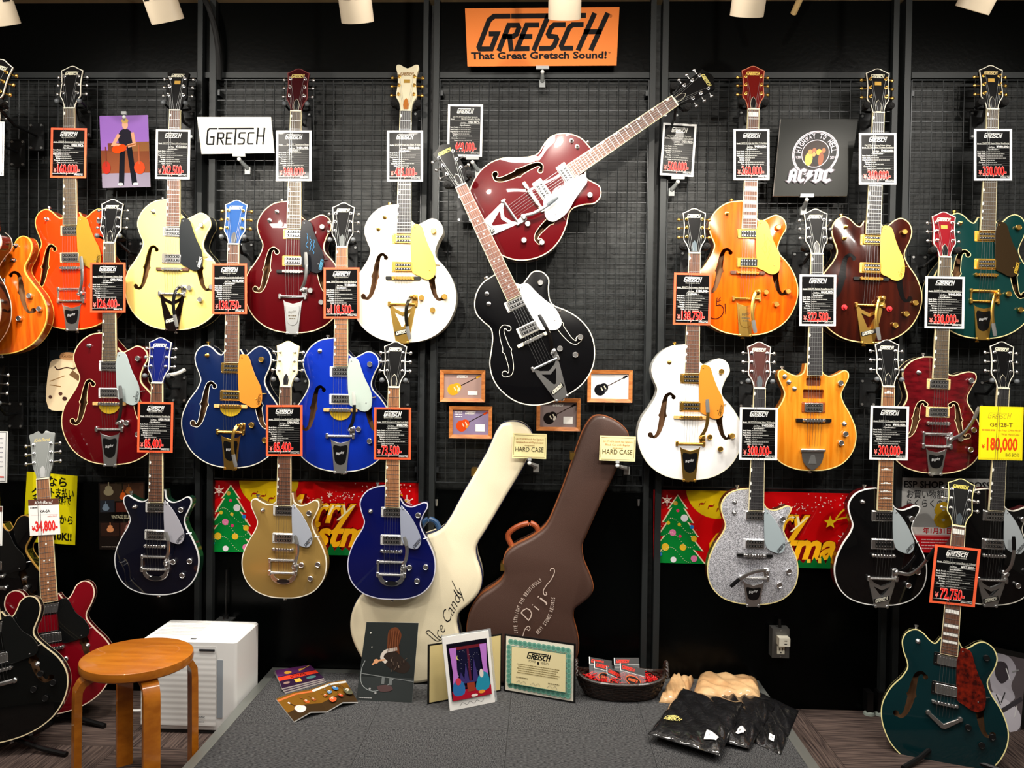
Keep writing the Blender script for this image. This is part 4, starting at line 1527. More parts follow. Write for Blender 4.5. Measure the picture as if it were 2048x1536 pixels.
# ================================================================== price cards
def price_draw(border, price, model, lst, sub=None):
    d = Draw()
    A = .71
    d.rect(.045, .04, A - .045, .96, (9, 9, 10))
    wt = (228, 228, 224)
    d.logo(.19, .835, .082, wt, w=.17, sx=.92)
    if sub:
        d.text(sub, A / 2, .795, .024, (200, 200, 190), 'c', maxw=.36)
    ml = model.split('|')
    if len(ml) > 1:
        d.text(ml[0], A / 2, .748, .026, (215, 215, 205), 'c', maxw=.5)
    d.text('Model.', .06, .708, .02, wt, 'l', bold=.02, maxw=.09)
    d.text(ml[-1], A - .055, .708, .03, (215, 215, 205), 'r', maxw=.5)
    d.rect(.055, .698, A - .055, .702, wt)
    d.text('List Price.', .27, .638, .02, wt, 'l', bold=.02, maxw=.12)
    d.text(lst, A - .055, .636, .042, wt, 'r', bold=.02, maxw=.24)
    d.rect(.25, .625, A - .055, .628, wt)
    d.text('- Specification -', A / 2, .588, .026, wt, 'c', bold=.02, maxw=.3)
    rows = ['Body Finish.', 'Neck Finish.', 'Fingerboard.', 'Pickups.', 'Bridge.', 'Controls.', 'Case.']
    rr = random.Random(price + model)
    for i, r_ in enumerate(rows):
        y = .548 - i * .0425
        d.text(r_, .215, y, .024, wt, 'r', bold=.02, maxw=.155)
        d.words(.225, .225 + rr.uniform(.08, .38), y + .003, .014, (150, 150, 146), i)
        d.rect(.055, y - .008, A - .055, y - .0062, (120, 120, 118))
    d.text('¥', .075, .105, .085, (236, 120, 110), 'l', bold=.03, width=.06)
    w = .43 if len(price) > 7 else .37
    d.text(price, .152, .094, .172, (250, 150, 140), 'l', bold=.036, width=w + .014)
    d.text(price, .16, .101, .158, (226, 32, 30), 'l', bold=.02, width=w)
    d.rect(.055, .082, A - .055, .087, wt)
    d.text('(Without Tax)', A - .055, .052, .022, wt, 'r', bold=.02, maxw=.17)
    return d


ORANGE, WHITEB = (232, 92, 52), (238, 238, 236)
EM = 'Electromatic Series'
TAGS = [
    ('o1', (101, 256, 173, 356), 1, ORANGE, '160,000-', 'G5622T Electromatic Center Block', 'OPEN PRICE-', EM),
    ('c2', (311, 259, 380, 358), 1, WHITEB, '262,500-', 'G6118T-LTV Players Edition Anniversary', '¥350,000-', None),
    ('r3', (552, 261, 623, 362), 0, WHITEB, '360,000-', 'G6119T Tennessee Rose', '¥480,000-', None),
    ('w4', (774, 261, 846, 363), 0, WHITEB, '435,000-', "G6136T-59 Vintage Select Edition '59 Falcon", '¥580,000-', None),
    ('o7', (1467, 258, 1539, 360), 0, WHITEB, '360,000-', "G6120T-55 Vintage Select Edition '55 Chet Atkins", '¥480,000-', None),
    ('g8', (1718, 266, 1793, 369), 0, WHITEB, '360,000-', "G6122T-62 Vintage Select Edition|'62 Chet Atkins Country Gentleman", '¥480,000-', None),
    ('g9', (1948, 258, 2024, 361), 0, WHITEB, '330,000-', 'G6609TFM Players Edition Broadkaster', '¥440,000-', None),
    ('r10', (180, 525, 251, 625), 0, ORANGE, '126,400-', 'G5420T Electromatic Hollow Body', 'OPEN PRICE-', EM),
    ('n11', (424, 527, 494, 628), 0, ORANGE, '138,750-', 'G5422TG Electromatic Hollow Body Double-Cut', '¥185,000-', EM),
    ('b12', (647, 535, 719, 637), 0, ORANGE, '118,500-', 'G5420T Electromatic Hollow Body Single-Cut', '¥158,000-', EM),
    ('w13', (1347, 546, 1422, 650), 1.5, ORANGE, '138,750-', 'G5427T Electromatic Hollow Body', '¥185,000-', EM),
    ('y14', (1599, 549, 1672, 652), .5, WHITEB, '322,500-', 'G6131-MY Malcolm Young Signature Jet', '¥430,000-', None),
    ('r15', (1850, 553, 1929, 657), 1, WHITEB, '330,000-', 'G6659TFM Players Edition Broadkaster Jr.', '¥440,000-', None),
    ('k17', (275, 804, 346, 905), 1, ORANGE, '85,400-', 'G5222 Electromatic Double Jet', 'OPEN PRICE-', EM),
    ('g18', (532, 810, 605, 912), 0, ORANGE, '85,400-', 'G5222 Electromatic Double Jet BT with Bigsby', 'OPEN PRICE-', EM),
    ('n19', (748, 815, 822, 919), .5, ORANGE, '73,500-', 'G5230T Electromatic Jet FT Single-Cut with Bigsby', '¥98,000-', 'Electromatic Collection'),
    ('s20', (1479, 815, 1555, 920), 1, WHITEB, '300,000-', "G6129T-59 Vintage Select '59 Silver Jet", '¥400,000-', None),
    ('k21', (1740, 812, 1817, 920), 1.5, WHITEB, '300,000-', 'G6128T-GH George Harrison Signature', '¥400,000-', None),
    ('r23', (1864, 1093, 1956, 1210), 6, ORANGE, '72,750-', 'G2622 Streamliner Center Block with V-Stoptail', '¥97,000-', 'Streamliner Collection'),
]


def on_strings(gid, box, rot):
    """card tucked under the strings of a guitar: world corners on that guitar's string plane"""
    g = GD[gid]
    mw = g['root'].matrix_world
    o = mw @ Vector((0, .5, .0226))
    nz = (mw.to_3x3() @ Vector((0, 0, 1))).normalized()
    cs = []
    cx, cy = (box[0] + box[2]) / 2, (box[1] + box[3]) / 2
    w, h = (box[2] - box[0]) / 2, (box[3] - box[1]) / 2
    a = R(rot)
    for sx, sy in ((-1, 1), (1, 1), (1, -1), (-1, -1)):
        px = cx + sx * w * math.cos(a) - sy * h * math.sin(a)
        py = cy + sx * w * math.sin(a) + sy * h * math.cos(a)
        d = ray(px, py)
        t = (o - CAM_P).dot(nz) / d.dot(nz)
        cs.append(CAM_P + d * t)
    return cs


GRP = 'price cards on the guitars'
for gid, bx_, rot, bc, price, model, lst, sub in TAGS:
    gl = GD[gid]['label'].split(' with ')[0].split(' in front')[0].split(' standing')[0].split(' without')[0]
    bname = 'orange-bordered' if bc == ORANGE else 'white-bordered'
    if gid == 'r23':
        gl = 'dark teal guitar standing on the floor'
    if gid == 'k21':
        gl = 'black solid guitar with thick white binding'
    card('price_card', '%s black price card on the neck of the %s' % (bname, gl), 'price card',
         on_strings(gid, bx_, rot), .0006, M(bc, rough=.4), price_draw(bc, price, model, lst, sub), .71, GRP, part='card', rough=.28, coat=.25)

# two price cards held by clips
for box, rot, price, ml, lab in (((895, 209, 965, 313), 0.5, '440,000-', 'G6119T-KFA Kenichi Asai Signature|Black Cat with Bigsby', 'white-bordered price card in a clip behind the black tilted headstock'),
                                 ((1323, 247, 1390, 352), 3.0, '500,000-', 'G6119T-KFA Kenichi Asai Signature|Tennessee Rose with Bigsby Lacquer', 'white-bordered price card in a clip beside the grey post and orange guitar')):
    card('price_card', lab, 'price card', px_corners(*box, -.085, rot), .0008, M(WHITEB, rough=.4), price_draw(WHITEB, price, ml, 'OPEN PRICE-'), .71, GRP, rough=.28, coat=.25)

# yellow handwritten style price card
d = Draw().rect(.02, .02, .81, .98, (246, 224, 20)).rect(.035, .035, .795, .965, (250, 234, 30))
INK = (120, 96, 30)
d.logo(.16, .78, .095, (176, 150, 40), w=.1, sx=1.05)
d.text('G6128-T', .415, .62, .075, INK, 'c', bold=.02, width=.43)
d.words(.05, .3, .54, .03, (214, 150, 40), 3)
d.text('List Price  OPEN PRICE', .78, .54, .03, (200, 120, 40), 'r', maxw=.42)
d.text('With Hard Case', .76, .465, .035, (180, 110, 40), 'r', maxw=.34)
d.text('¥', .05, .215, .07, (220, 80, 20), 'l', bold=.02)
d.text('180,000', .15, .19, .22, (230, 74, 20), 'l', bold=.03, width=.58)
d.text('BIG BOSS', .77, .07, .06, (120, 110, 40), 'r', maxw=.26)
card('price_card', 'bright yellow price card on the neck of the black solid guitar with silver pickguard', 'price card', on_strings('k16', (1958, 813, 2046, 920), 1.5), .0006, M((246, 226, 30), rough=.4), d, .83, GRP)

# shop label on the red floor guitar and cards reaching in at the left edge
d = Draw().rect(0, 0, .84, 1, (240, 238, 234)).rect(0, .83, .84, 1, (92, 56, 46))
d.text('KidsBand', .42, .86, .09, (240, 240, 236), 'c', shear=.3, maxw=.6)
d.words(.05, .25, .75, .03, (60, 60, 60), 4)
d.text('KA-5A', .45, .62, .075, (40, 40, 44), 'c', bold=.02, maxw=.28)
d.rect(.06, .56, .8, .565, (200, 150, 160))
d.text('OPEN PRICE', .78, .49, .035, (200, 90, 80), 'r', maxw=.34)
d.text('¥', .06, .14, .11, (214, 40, 34), 'l', bold=.03)
d.text('34,800-', .16, .12, .26, (220, 36, 32), 'l', bold=.035, width=.62)
card('price_card', 'white and brown price label on the neck of the red floor guitar', 'price card', on_strings('l2', (58, 998, 119, 1070), -3), .0006, WHITE, d, .84, GRP)
for gid, box, lab, red in (('l0', (-56, 243, 8, 351), 'plain white price card on the black guitar with gold tuners', False),
                           ('l4', (-52, 862, 15, 965), 'white price card with double outline on the black guitar with amber binding', True),
                           ('l3', (-46, 1012, 5, 1091), 'white and brown price label on the black floor guitar', True)):
    d = Draw().rect(.03, .02, .66, .98, (30, 34, 44)).rect(.04, .03, .65, .97, (240, 240, 240))
    for k in range(7):
        d.words(.1, .6, .85 - .09 * k, .018, (150, 150, 160), k)
    if red:
        d.rect(.1, .1, .63, .125, (214, 40, 34))
    if gid == 'l3':
        d.rect(.02, .86, .68, .99, (92, 56, 46))
    card('price_card', lab, 'price card', on_strings(gid, box, 1), .0006, WHITE, d, .69, GRP)

# ================================================================== signs, sleeves and posters
d = Draw().rect(0, 0, 2.63, 1, (238, 132, 60))
d.logo(.2, .30, .56, (14, 12, 14), w=.155, slant=.42, sx=.86)
d.text('That Great Gretsch Sound!', .07, .125, .115, (14, 12, 14), 'l', bold=.035, width=2.38)
d.text('®', 2.46, .82, .05, (14, 12, 14), 'l').text('™', 2.47, .19, .04, (14, 12, 14), 'l')
card('logo_sign', 'orange sign with black lettering hung above the crimson guitar', 'sign', px_quad((935, 133), (1233, 131), (1239, 14), (930, 17), -.09), .004, M((230, 120, 52), rough=.5), d, 2.63, rough=.5)
d = Draw().rect(0, 0, 2.03, 1, (246, 243, 232))
d.logo(.18, .26, .42, (16, 15, 15), w=.11, slant=.2, sx=.9)
card('logo_sign', 'white sign with thin black lettering between two price cards', 'sign', px_quad((403, 308), (549, 306), (542, 234), (394, 234), -.10), .004, M((246, 243, 232), rough=.5), d, 2.03, rough=.5)

d = Draw().rect(0, 0, .97, 1, (30, 31, 29))
CX, CY = .487, .55
PK = (236, 222, 232)
d.ring(CX, CY, .285, .298, PK).ring(CX, CY, .27, .279, PK)
d.ell(CX, CY, .268, .268, (18, 17, 18), 40)
d.ring(CX, CY, .172, .18, PK).ell(CX, CY, .171, .171, (40, 24, 18), 32)
for x, y, rx, ry, c in ((-.08, -.07, .05, .09, (226, 190, 70)), (-.07, .02, .028, .035, (200, 130, 70)), (-.02, .04, .028, .034, (150, 90, 60)), (.02, -.06, .05, .1, (20, 18, 18)),
                        (.04, .02, .036, .04, (226, 160, 60)), (.075, -.07, .035, .09, (130, 70, 40)), (.1, .04, .026, .032, (160, 100, 60)), (-.02, -.01, .024, .03, (210, 140, 80))):
    d.ell(CX + x, CY + y, rx, ry, c, 12)
txt = 'HIGHWAY TO HELL'
for i, ch in enumerate(txt):
    if ch == ' ':
        continue
    a = R(172 - 164 * i / (len(txt) - 1))
    d.text(ch, CX + .198 * math.cos(a), CY + .198 * math.sin(a), .062, PK, 'c', bold=.015, rot=a - PI / 2, width=.012 if ch == 'I' else .036)
d.text('1979', CX - .225, CY - .075, .04, PK, 'c', maxw=.07).text('2019', CX + .225, CY - .075, .04, PK, 'c', maxw=.07)
q = lambda pts: ccw([(CX + (x - 770) / 1310, .24 + (1010 - y) / 1290 * .83) for x, y in pts])
LET = [[(325, 1085), (350, 1075), (365, 890), (435, 820), (495, 885), (480, 1075), (505, 1085), (470, 1115), (430, 1080), (440, 1010), (410, 1010), (400, 1080), (365, 1118)],
       [(520, 880), (600, 830), (660, 865), (615, 915), (585, 885), (572, 900), (562, 1040), (580, 1050), (610, 1030), (640, 1065), (570, 1118), (510, 1070)],
       [(690, 870), (762, 875), (735, 950), (770, 960), (630, 1135), (675, 1000), (640, 990)],
       [(770, 880), (800, 860), (860, 830), (935, 870), (915, 1060), (830, 1125), (755, 1080), (785, 1060), (800, 900)],
       [(950, 880), (1040, 825), (1115, 865), (1065, 915), (1025, 885), (1010, 900), (995, 1045), (1015, 1055), (1055, 1035), (1085, 1070), (1005, 1128), (935, 1075)]]
HOLE = [[(425, 885), (452, 900), (445, 955), (412, 955)], [(850, 890), (870, 900), (855, 1045), (832, 1060)]]
for L_ in LET:
    d.fillpoly(offset(q(L_), .012), (78, 72, 78))
for L_ in LET:
    d.fillpoly(q(L_), PK)
for L_ in HOLE:
    d.fillpoly(q(L_), (30, 28, 30))
card('record_sleeve', 'black square record sleeve with white round emblem and lightning bolt lettering', 'record sleeve', px_quad((1547, 392), (1694, 392), (1716, 238), (1562, 238), -.095), .012, M((220, 216, 210), rough=.5), d, .97, rough=.4)

# photograph of a guitarist on purple ground
d = Draw().rect(0, 0, .67, 1, (142, 100, 178)).rect(0, 0, .67, .2, (120, 112, 128)).rect(0, .2, .67, .52, (112, 62, 40)).rect(.42, .5, .67, .63, (128, 84, 50)).rect(.1, .5, .3, .62, (104, 58, 38))
d.stroke([(.3, .52), (.27, .07)], .075, (18, 20, 26)).stroke([(.4, .52), (.45, .07)], .075, (18, 20, 26))
d.ell(.35, .68, .105, .14, (34, 32, 42), 14).stroke([(.25, .72), (.18, .6), (.28, .58)], .045, (206, 150, 120)).stroke([(.45, .74), (.47, .6), (.4, .58)], .045, (206, 150, 120))
d.ell(.35, .87, .042, .062, (214, 160, 130), 14).ell(.35, .925, .05, .035, (196, 160, 90), 12)
d.stroke([(.3, .56), (.48, .6)], .02, (150, 90, 50)).ell(.23, .53, .075, .055, (214, 64, 20), 14).ell(.3, .55, .06, .05, (214, 64, 20), 14)
d.ell(.53, .27, .075, .09, (200, 60, 30), 14).stroke([(.53, .33), (.53, .58)], .018, (150, 80, 50)).ell(.07, .28, .06, .09, (150, 40, 30), 14).stroke([(.07, .3), (.07, .56)], .016, (110, 50, 40))
d.ell(.26, .045, .04, .02, (226, 220, 200), 10).ell(.47, .045, .04, .02, (226, 220, 200), 10)
card('photo_print', 'photograph of a guitarist in dark clothes against a purple backdrop', 'photo', px_quad((205, 376), (301, 374), (296, 230), (199, 232), -.075), .001, WHITE, d, .67, rough=.15, coat=.5)

# cream calendar behind the red guitar
d = Draw().rect(0, 0, .9, 1, (30, 36, 40)).fillpoly(smooth([(0, .03), (.3, 0), (.9, .08), (.9, .82), (.5, .86), (.05, .83), (0, .7)], 4), (240, 216, 176))
d.fillpoly(smooth([(.18, .87), (.5, .86), (.55, .92), (.4, .97), (.2, .95)], 4), (214, 160, 110))
d.text('Guitars', .22, .885, .05, (90, 50, 30), 'l', shear=.4, maxw=.26)
d.stroke(smooth([(.1, .72), (.14, .68), (.3, .72), (.42, .7), (.45, .73)], 4, False), .02, (70, 44, 36)).stroke([(.02, .48), (.26, .58)], .012, (150, 110, 60)).stroke([(.02, .42), (.2, .4)], .012, (150, 110, 60))
d.poly([(.34, .6), (.5, .5), (.56, .56), (.4, .68)], (120, 90, 60)).ell(.2, .28, .035, .03, (90, 60, 50), 10).ell(.27, .2, .04, .035, (70, 44, 40), 10).ell(.03, .22, .03, .03, (90, 60, 50), 10)
card('wall_calendar', 'cream calendar picture of a guitar body half behind the red hollow guitar', 'calendar', px_quad((97, 820), (205, 824), (205, 704), (99, 700), -.065), .003, BLACK, d, .9, rough=.2)

# brown collage poster
d = Draw().rect(0, 0, .64, 1, (26, 20, 18)).rect(0, .42, .64, .55, (14, 12, 12))
for x, y, w, h, c in ((.02, .72, .3, .26, (60, 48, 38)), (.34, .72, .28, .26, (66, 42, 30)), (.02, .56, .2, .18, (40, 44, 52)), (.24, .56, .2, .14, (86, 38, 30)), (.46, .56, .17, .16, (70, 60, 56)), (.02, .2, .26, .2, (48, 30, 24)), (.3, .2, .32, .2, (70, 40, 34))):
    d.rect(x, y, x + w, y + h, c)
for x, y, s, c in ((.14, .86, .07, (150, 140, 110)), (.42, .86, .05, (150, 90, 40)), (.1, .62, .05, (120, 140, 160)), (.34, .78, .05, (214, 90, 30)), (.16, .3, .05, (214, 140, 90)), (.42, .3, .06, (190, 130, 120)), (.4, .12, .05, (206, 84, 30))):
    d.ell(x, y, s, s * .8, c, 12).ell(x, y + s * .8, s * .7, s * .55, c, 12).stroke([(x, y + s), (x, y + s * 2)], s * .22, c)
d.text('VINTAGE SELECT', .18, .465, .05, (220, 214, 180), 'l', width=.3).text('Edition', .5, .465, .05, (200, 180, 90), 'l', shear=.4, width=.13)
d.words(.04, .3, .04, .012, (130, 120, 110), 2)
card('poster', 'dark brown collage poster of guitars half behind the blue-black guitar', 'poster', px_quad((199, 1099), (290, 1100), (290, 962), (197, 966), -.036), .001, BLACK, d, .64, rough=.15, coat=.5)

# yellow payment notice
d = Draw().rect(0, 0, .74, 1, (240, 226, 16))
KK = (20, 20, 16)
d.text('なら', .3, .83, .11, KK, 'l', bold=.03).text('ク', .08, .66, .1, KK, 'l', bold=.03).text('ト支払い', .36, .68, .1, KK, 'l', bold=.03, width=.34)
d.text('わ', .1, .56, .085, KK, 'l', bold=.03).text('数料で', .44, .585, .085, KK, 'l', bold=.03, width=.22)
d.text('円から', .4, .3, .1, KK, 'l', bold=.02, width=.3).text('10K!!', .44, .06, .1, KK, 'l', bold=.04, width=.25)
card('notice', 'yellow notice with black handwritten lettering behind the grey headstock', 'notice', px_quad((46, 1083), (150, 1090), (155, 952), (54, 943), -.05), .001, M((240, 226, 20), rough=.5), d, .74, rough=.5)

# silver and red instalment notice
d = Draw().rect(0, 0, 1.28, 1, (168, 168, 166)).rect(0, 0, 1.28, .33, (240, 150, 150)).rect(0, 0, 1.28, .22, (214, 26, 34)).rect(0, .24, 1.0, .34, (244, 236, 230))
d.text('ESP SHOP & BIGBOSS', .06, .87, .085, (24, 24, 26), 'l', bold=.03, width=1.16)
d.text('お買い物額に応じて', .1, .735, .085, (50, 50, 52), 'l', bold=.01, width=.9).text('らくらくのお支払い', .1, .615, .085, (50, 50, 52), 'l', bold=.01, width=.9)
d.ell(.86, .6, .17, .17, (206, 18, 30), 24).text('期間', .86, .62, .08, (250, 230, 226), 'c', bold=.02).text('限定', .86, .52, .08, (250, 230, 226), 'c', bold=.02)
d.text('8', .46, .36, .3, (176, 140, 30), 'l', bold=.06, width=.26).text('回', .78, .4, .13, (170, 136, 40), 'l', bold=.03).text('まで', .78, .34, .055, (170, 136, 40), 'l', bold=.02)
d.text('年1月31日まで', .32, .265, .06, (206, 30, 40), 'l', bold=.02, width=.56)
for k in range(4):
    d.words(.3, .95, .17 - k * .04, .014, (246, 190, 190), k)
card('notice', 'silver and red notice with gold numeral beside the black guitar with white binding', 'notice', px_quad((1797, 1104), (1990, 1108), (1990, 958), (1799, 955), -.053), .001, M((180, 180, 178), rough=.4), d, 1.28, rough=.3)


# ------------------------------------------------------------------ holiday banners
def banner_draw():
    d = Draw()
    W = 2.99
    d.rect(0, 0, W, 1, (206, 12, 16)).poly([(0, .68), (0, 1), (.7, 1)], (160, 12, 18))
    cx, cy, r_ = .86, 1.04, .42
    mp = [(cx + r_ * math.cos(R(a)), cy + r_ * math.sin(R(a))) for a in range(180, 361, 10)]
    mp = [p for p in mp if p[1] < 1]
    d.poly([(mp[0][0], 1)] + mp + [(mp[-1][0], 1)], (226, 190, 20))
    for k in range(3):
        x, y = .66 + k * .12, .82 - k * .03
        d.ell(x, y, .035, .014, (150, 20, 20), 8).stroke([(x - .03, y), (x - .04, y - .04)], .01, (150, 20, 20)).stroke([(x + .03, y), (x + .045, y + .03)], .01, (150, 20, 20))
    d.ell(1.08, .76, .05, .03, (190, 20, 20), 10)
    def tree(g, col):
        L = [(.33, .92 + g)]
        x, y = .33, .92
        for wdt, yy in ((.12, .74), (.2, .55), (.27, .36), (.33, .17), (.36, .0)):
            L += [(.33 + wdt + g, yy - .0), (.33 + wdt * .62 + g, yy + .02)]
        L = L[:-1]
        L += [(.66 - p[0], p[1]) for p in reversed(L[1:])]
        d.fillpoly([(max(0, p[0]), max(0, p[1])) for p in L], col)
    tree(.022, (246, 226, 190))
    tree(0, (8, 132, 52))
    rr = random.Random(11)
    for x, y, r_, c in ((.30, .82, .03, (200, 160, 60)), (.33, .72, .022, (230, 60, 110)), (.42, .62, .05, (240, 240, 244)), (.2, .55, .026, (226, 200, 50)), (.35, .53, .024, (226, 200, 50)), (.52, .5, .028, (40, 130, 214)),
                        (.26, .42, .045, (236, 130, 180)), (.36, .37, .022, (220, 50, 110)), (.55, .34, .04, (240, 196, 50)), (.16, .22, .052, (240, 196, 50)), (.4, .22, .045, (240, 196, 50)), (.09, .12, .026, (40, 130, 214)), (.27, .05, .04, (240, 240, 244)), (.55, .07, .045, (236, 130, 180))):
        d.ell(x, y, r_, r_, c, 14)
    for k in range(60):
        t = k / 60
        x = .1 + .5 * (k % 20) / 20
        y = .12 + .2 * (k // 20) + .1 * math.sin(k * .31)
        d.ell(x, y, .005, .005, (250, 240, 200), 5)
    for x, y, s in ((.18, .86, .07), (1.72, .83, .04), (2.55, .4, .07), (2.78, .74, .09)):
        for k in range(3):
            a = R(60 * k + 30)
            d.stroke([(x - s * math.cos(a), y - s * math.sin(a)), (x + s * math.cos(a), y + s * math.sin(a))], s * .16, (248, 226, 210))
        d.ring(x, y, s * .4, s * .52, (248, 226, 210), 6)
    for k in range(110):
        t = rr.random()
        x, y = 1.15 + t * 1.7, .68 + t * .28 + rr.gauss(0, .045)
        if y < .99:
            s = rr.uniform(.004, .011)
            d.ell(x, y, s, s, (250, 220, 210), 6)
    for off, c, bd in ((.02, (110, 8, 10), .09), (0, (246, 180, 24), .035)):
        d.text('Merry', .98 - off * .2, .46 - off, .36, c, 'l', bold=bd, shear=.35, width=1.12 + off)
        d.text('Christmas', .74 - off * .2, .13 - off, .34, c, 'l', bold=bd, shear=.35, width=1.9 + off)
    d.text('Merry', 1.0, .55, .22, (252, 240, 190), 'l', bold=-.01, shear=.35, width=1.08)
    star = [(2.36 + (.09 if k % 2 == 0 else .04) * math.sin(R(36 * k)), .62 + (.09 if k % 2 == 0 else .04) * math.cos(R(36 * k))) for k in range(10)]
    d.fillpoly(star, (250, 210, 30)).stroke(smooth([(2.44, .68), (2.55, .8), (2.72, .84)], 3, False), .022, (240, 190, 30)).stroke(smooth([(2.44, .66), (2.6, .7), (2.78, .76)], 3, False), .022, (240, 190, 30))
    zz = [(1.6, 0)]
    x = 1.6
    while x < 2.95:
        zz += [(x, .06), (x + .05, .15 + .04 * math.sin(x * 9)), (x + .1, .06)]
        x += .1
    zz += [(W, 0)]
    d.fillpoly(zz, (8, 96, 40)).rect(2.05, .07, 2.1, .12, (240, 200, 60)).rect(2.2, .07, 2.24, .14, (240, 200, 60))
    return d


for q, lab in ((((413, 1103), (846, 1110), (845, 966), (415, 960)), 'red holiday banner with a green tree behind the gold and deep blue guitars'),
               (((1307, 1125), (1749, 1136), (1750, 988), (1307, 979)), 'red holiday banner with a green tree behind the silver sparkle guitar')):
    card('holiday_banner', lab, 'banner', px_quad(*q, -.034), .002, M((170, 12, 14), rough=.3), banner_draw(), 2.99, 'holiday banners', rough=.22, coat=.3)

# ------------------------------------------------------------------ framed guitar cards


def mini_guitar(d, x0, y0, x1, y1, s, c, guard):
    dx, dy = x1 - x0, y1 - y0
    L = math.hypot(dx, dy)
    ux, uy = dx / L, dy / L
    q = lambda a, b: (x0 + ux * a - uy * b, y0 + uy * a + ux * b)
    d.stroke([q(s * 1.2, 0), q(L, 0)], s * .16, (50, 36, 30)).stroke([q(L * .93, 0), q(L * 1.02, 0)], s * .34, c)
    for a, b, r_ in ((0, 0, 1), (s * .75, s * .05, .78)):
        p = q(a, b)
        d.ell(p[0], p[1], s * r_, s * r_, c, 18)
    p = q(s * .9, -s * .45)
    d.ell(p[0], p[1], s * .42, s * .24, guard, 10, rot=math.atan2(dy, dx) + .6)
    for a in (s * .35, s * .95):
        d.stroke([q(a, -s * .22), q(a, s * .22)], s * .2, (214, 206, 180))


for box, bg, gc, gd_, lab, extra in (
        ((880, 740, 970, 804), (164, 136, 128), (222, 160, 40), (236, 214, 170), 'small wooden frame with picture of an amber guitar', None),
        ((898, 813, 984, 877), (138, 124, 156), (214, 74, 26), (236, 150, 60), 'small wooden frame with picture of a red-orange guitar', 'Signature'),
        ((1073, 797, 1161, 862), (132, 118, 116), (24, 20, 20), (206, 200, 190), 'small wooden frame with picture of a dark brown guitar on grey', 'Vintage'),
        ((1175, 740, 1265, 805), (240, 238, 236), (20, 20, 24), (60, 60, 64), 'small wooden frame with picture of a black guitar on white', 'w')):
    cs = px_corners(*box, -.072)
    c0 = sum(cs, Vector()) / 4
    t = thing('picture_frame', lab, 'picture frame', c0, 'small wooden picture frames')
    loc = [p - c0 for p in cs]
    f = quad_map(loc, 1.4)
    m = .115
    quads = {'a': [(0, 0), (1.4, 0), (1.4 - m, m), (m, m)], 'b': [(1.4, 0), (1.4, 1), (1.4 - m, 1 - m), (1.4 - m, m)], 'c': [(1.4, 1), (0, 1), (m, 1 - m), (1.4 - m, 1 - m)], 'd': [(0, 1), (0, 0), (m, m), (m, 1 - m)]}
    for k, qd in quads.items():
        vs = [f(u, v, -.018) for u, v in qd] + [f(u, v, z) for (u, v), z in zip(qd, (0, 0, -.004, -.004))]
        MB().add(vs, [(3, 2, 1, 0), (4, 5, 6, 7), (0, 1, 5, 4), (1, 2, 6, 5), (2, 3, 7, 6), (3, 0, 4, 7)]).build('frame_rail', FRAMEWOOD, t, smooth=0)
    vs = [f(u, v, -.012) for u, v in ((m, m), (1.4 - m, m), (1.4 - m, 1 - m), (m, 1 - m))]
    MB().add(vs, [(0, 1, 2, 3)]).build('mount', WHITE, t, smooth=0)
    d = Draw().rect(m, m, 1.4 - m, 1 - m, bg)
    mini_guitar(d, .40, .38, 1.2, .8, .18, gc, gd_)
    if extra != 'w':
        d.logo(.52, .76, .075, (238, 232, 226), w=.2)
        d.rect(.86, .22, 1.16, .44 if extra else .34, (240, 238, 232))
    if extra == 'Signature':
        for k in range(3):
            d.words(.17, .42, .8 - .07 * k, .03, (236, 230, 236), k)
    d.build('picture', f, t, z0=-.0115, rough=.2, coat=.4)

# ------------------------------------------------------------------ clips that hold cards
CLEAR = M((216, 220, 220), rough=.12, alpha=.55, coat=.6)
CLIPG = M((120, 124, 124), rough=.3)


def clip(px, py, ycard, lab, bar=.045, side=0.0, grip=CLIPG):
    """clear jaw under a card, ball joint, grip on the wire grid behind"""
    c = P(px, py, ycard)
    t = thing('sign_clip', lab, 'clip', (c.x, -.048, c.z - .05), 'clips holding cards and signs')
    o = Vector((c.x, -.048, c.z - .05))
    j = c - o
    MB().box(j.x - bar / 2, j.x + bar / 2, j.y - .004, j.y + .005, j.z - .006, j.z + .006).build('jaw', CLEAR, t, smooth=0)
    MB().ball((j.x, j.y + .002, j.z - .016), .008, 10, 6).build('ball_joint', M((226, 228, 224), rough=.25), t)
    b = MB()
    b.tube([(j.x, j.y + .002, j.z - .016), (j.x + side * .5, (j.y - .012) * .5, j.z - .03), (j.x + side, -.012, j.z - .042)], [.006, .008, .009], 8)
    b.box(j.x + side - .011, j.x + side + .011, -.014, 0.0, j.z - .066, j.z - .036)
    b.build('grip', grip, t)


clip(1085, 135, -.09, 'clear clip under the orange sign', .05)
clip(478, 310, -.10, 'clear clip under the white logo sign', .05, .02)
clip(945, 316, -.085, 'clear clip under the price card by the black tilted headstock', .05, .02)
clip(1356, 355, -.085, 'clear clip under the price card beside the grey post', .05, -.02)
clip(1614, 391, -.100, 'clear clip under the black record sleeve', .05)
clip(248, 226, -.078, 'clear clip above the guitarist photograph', .02)

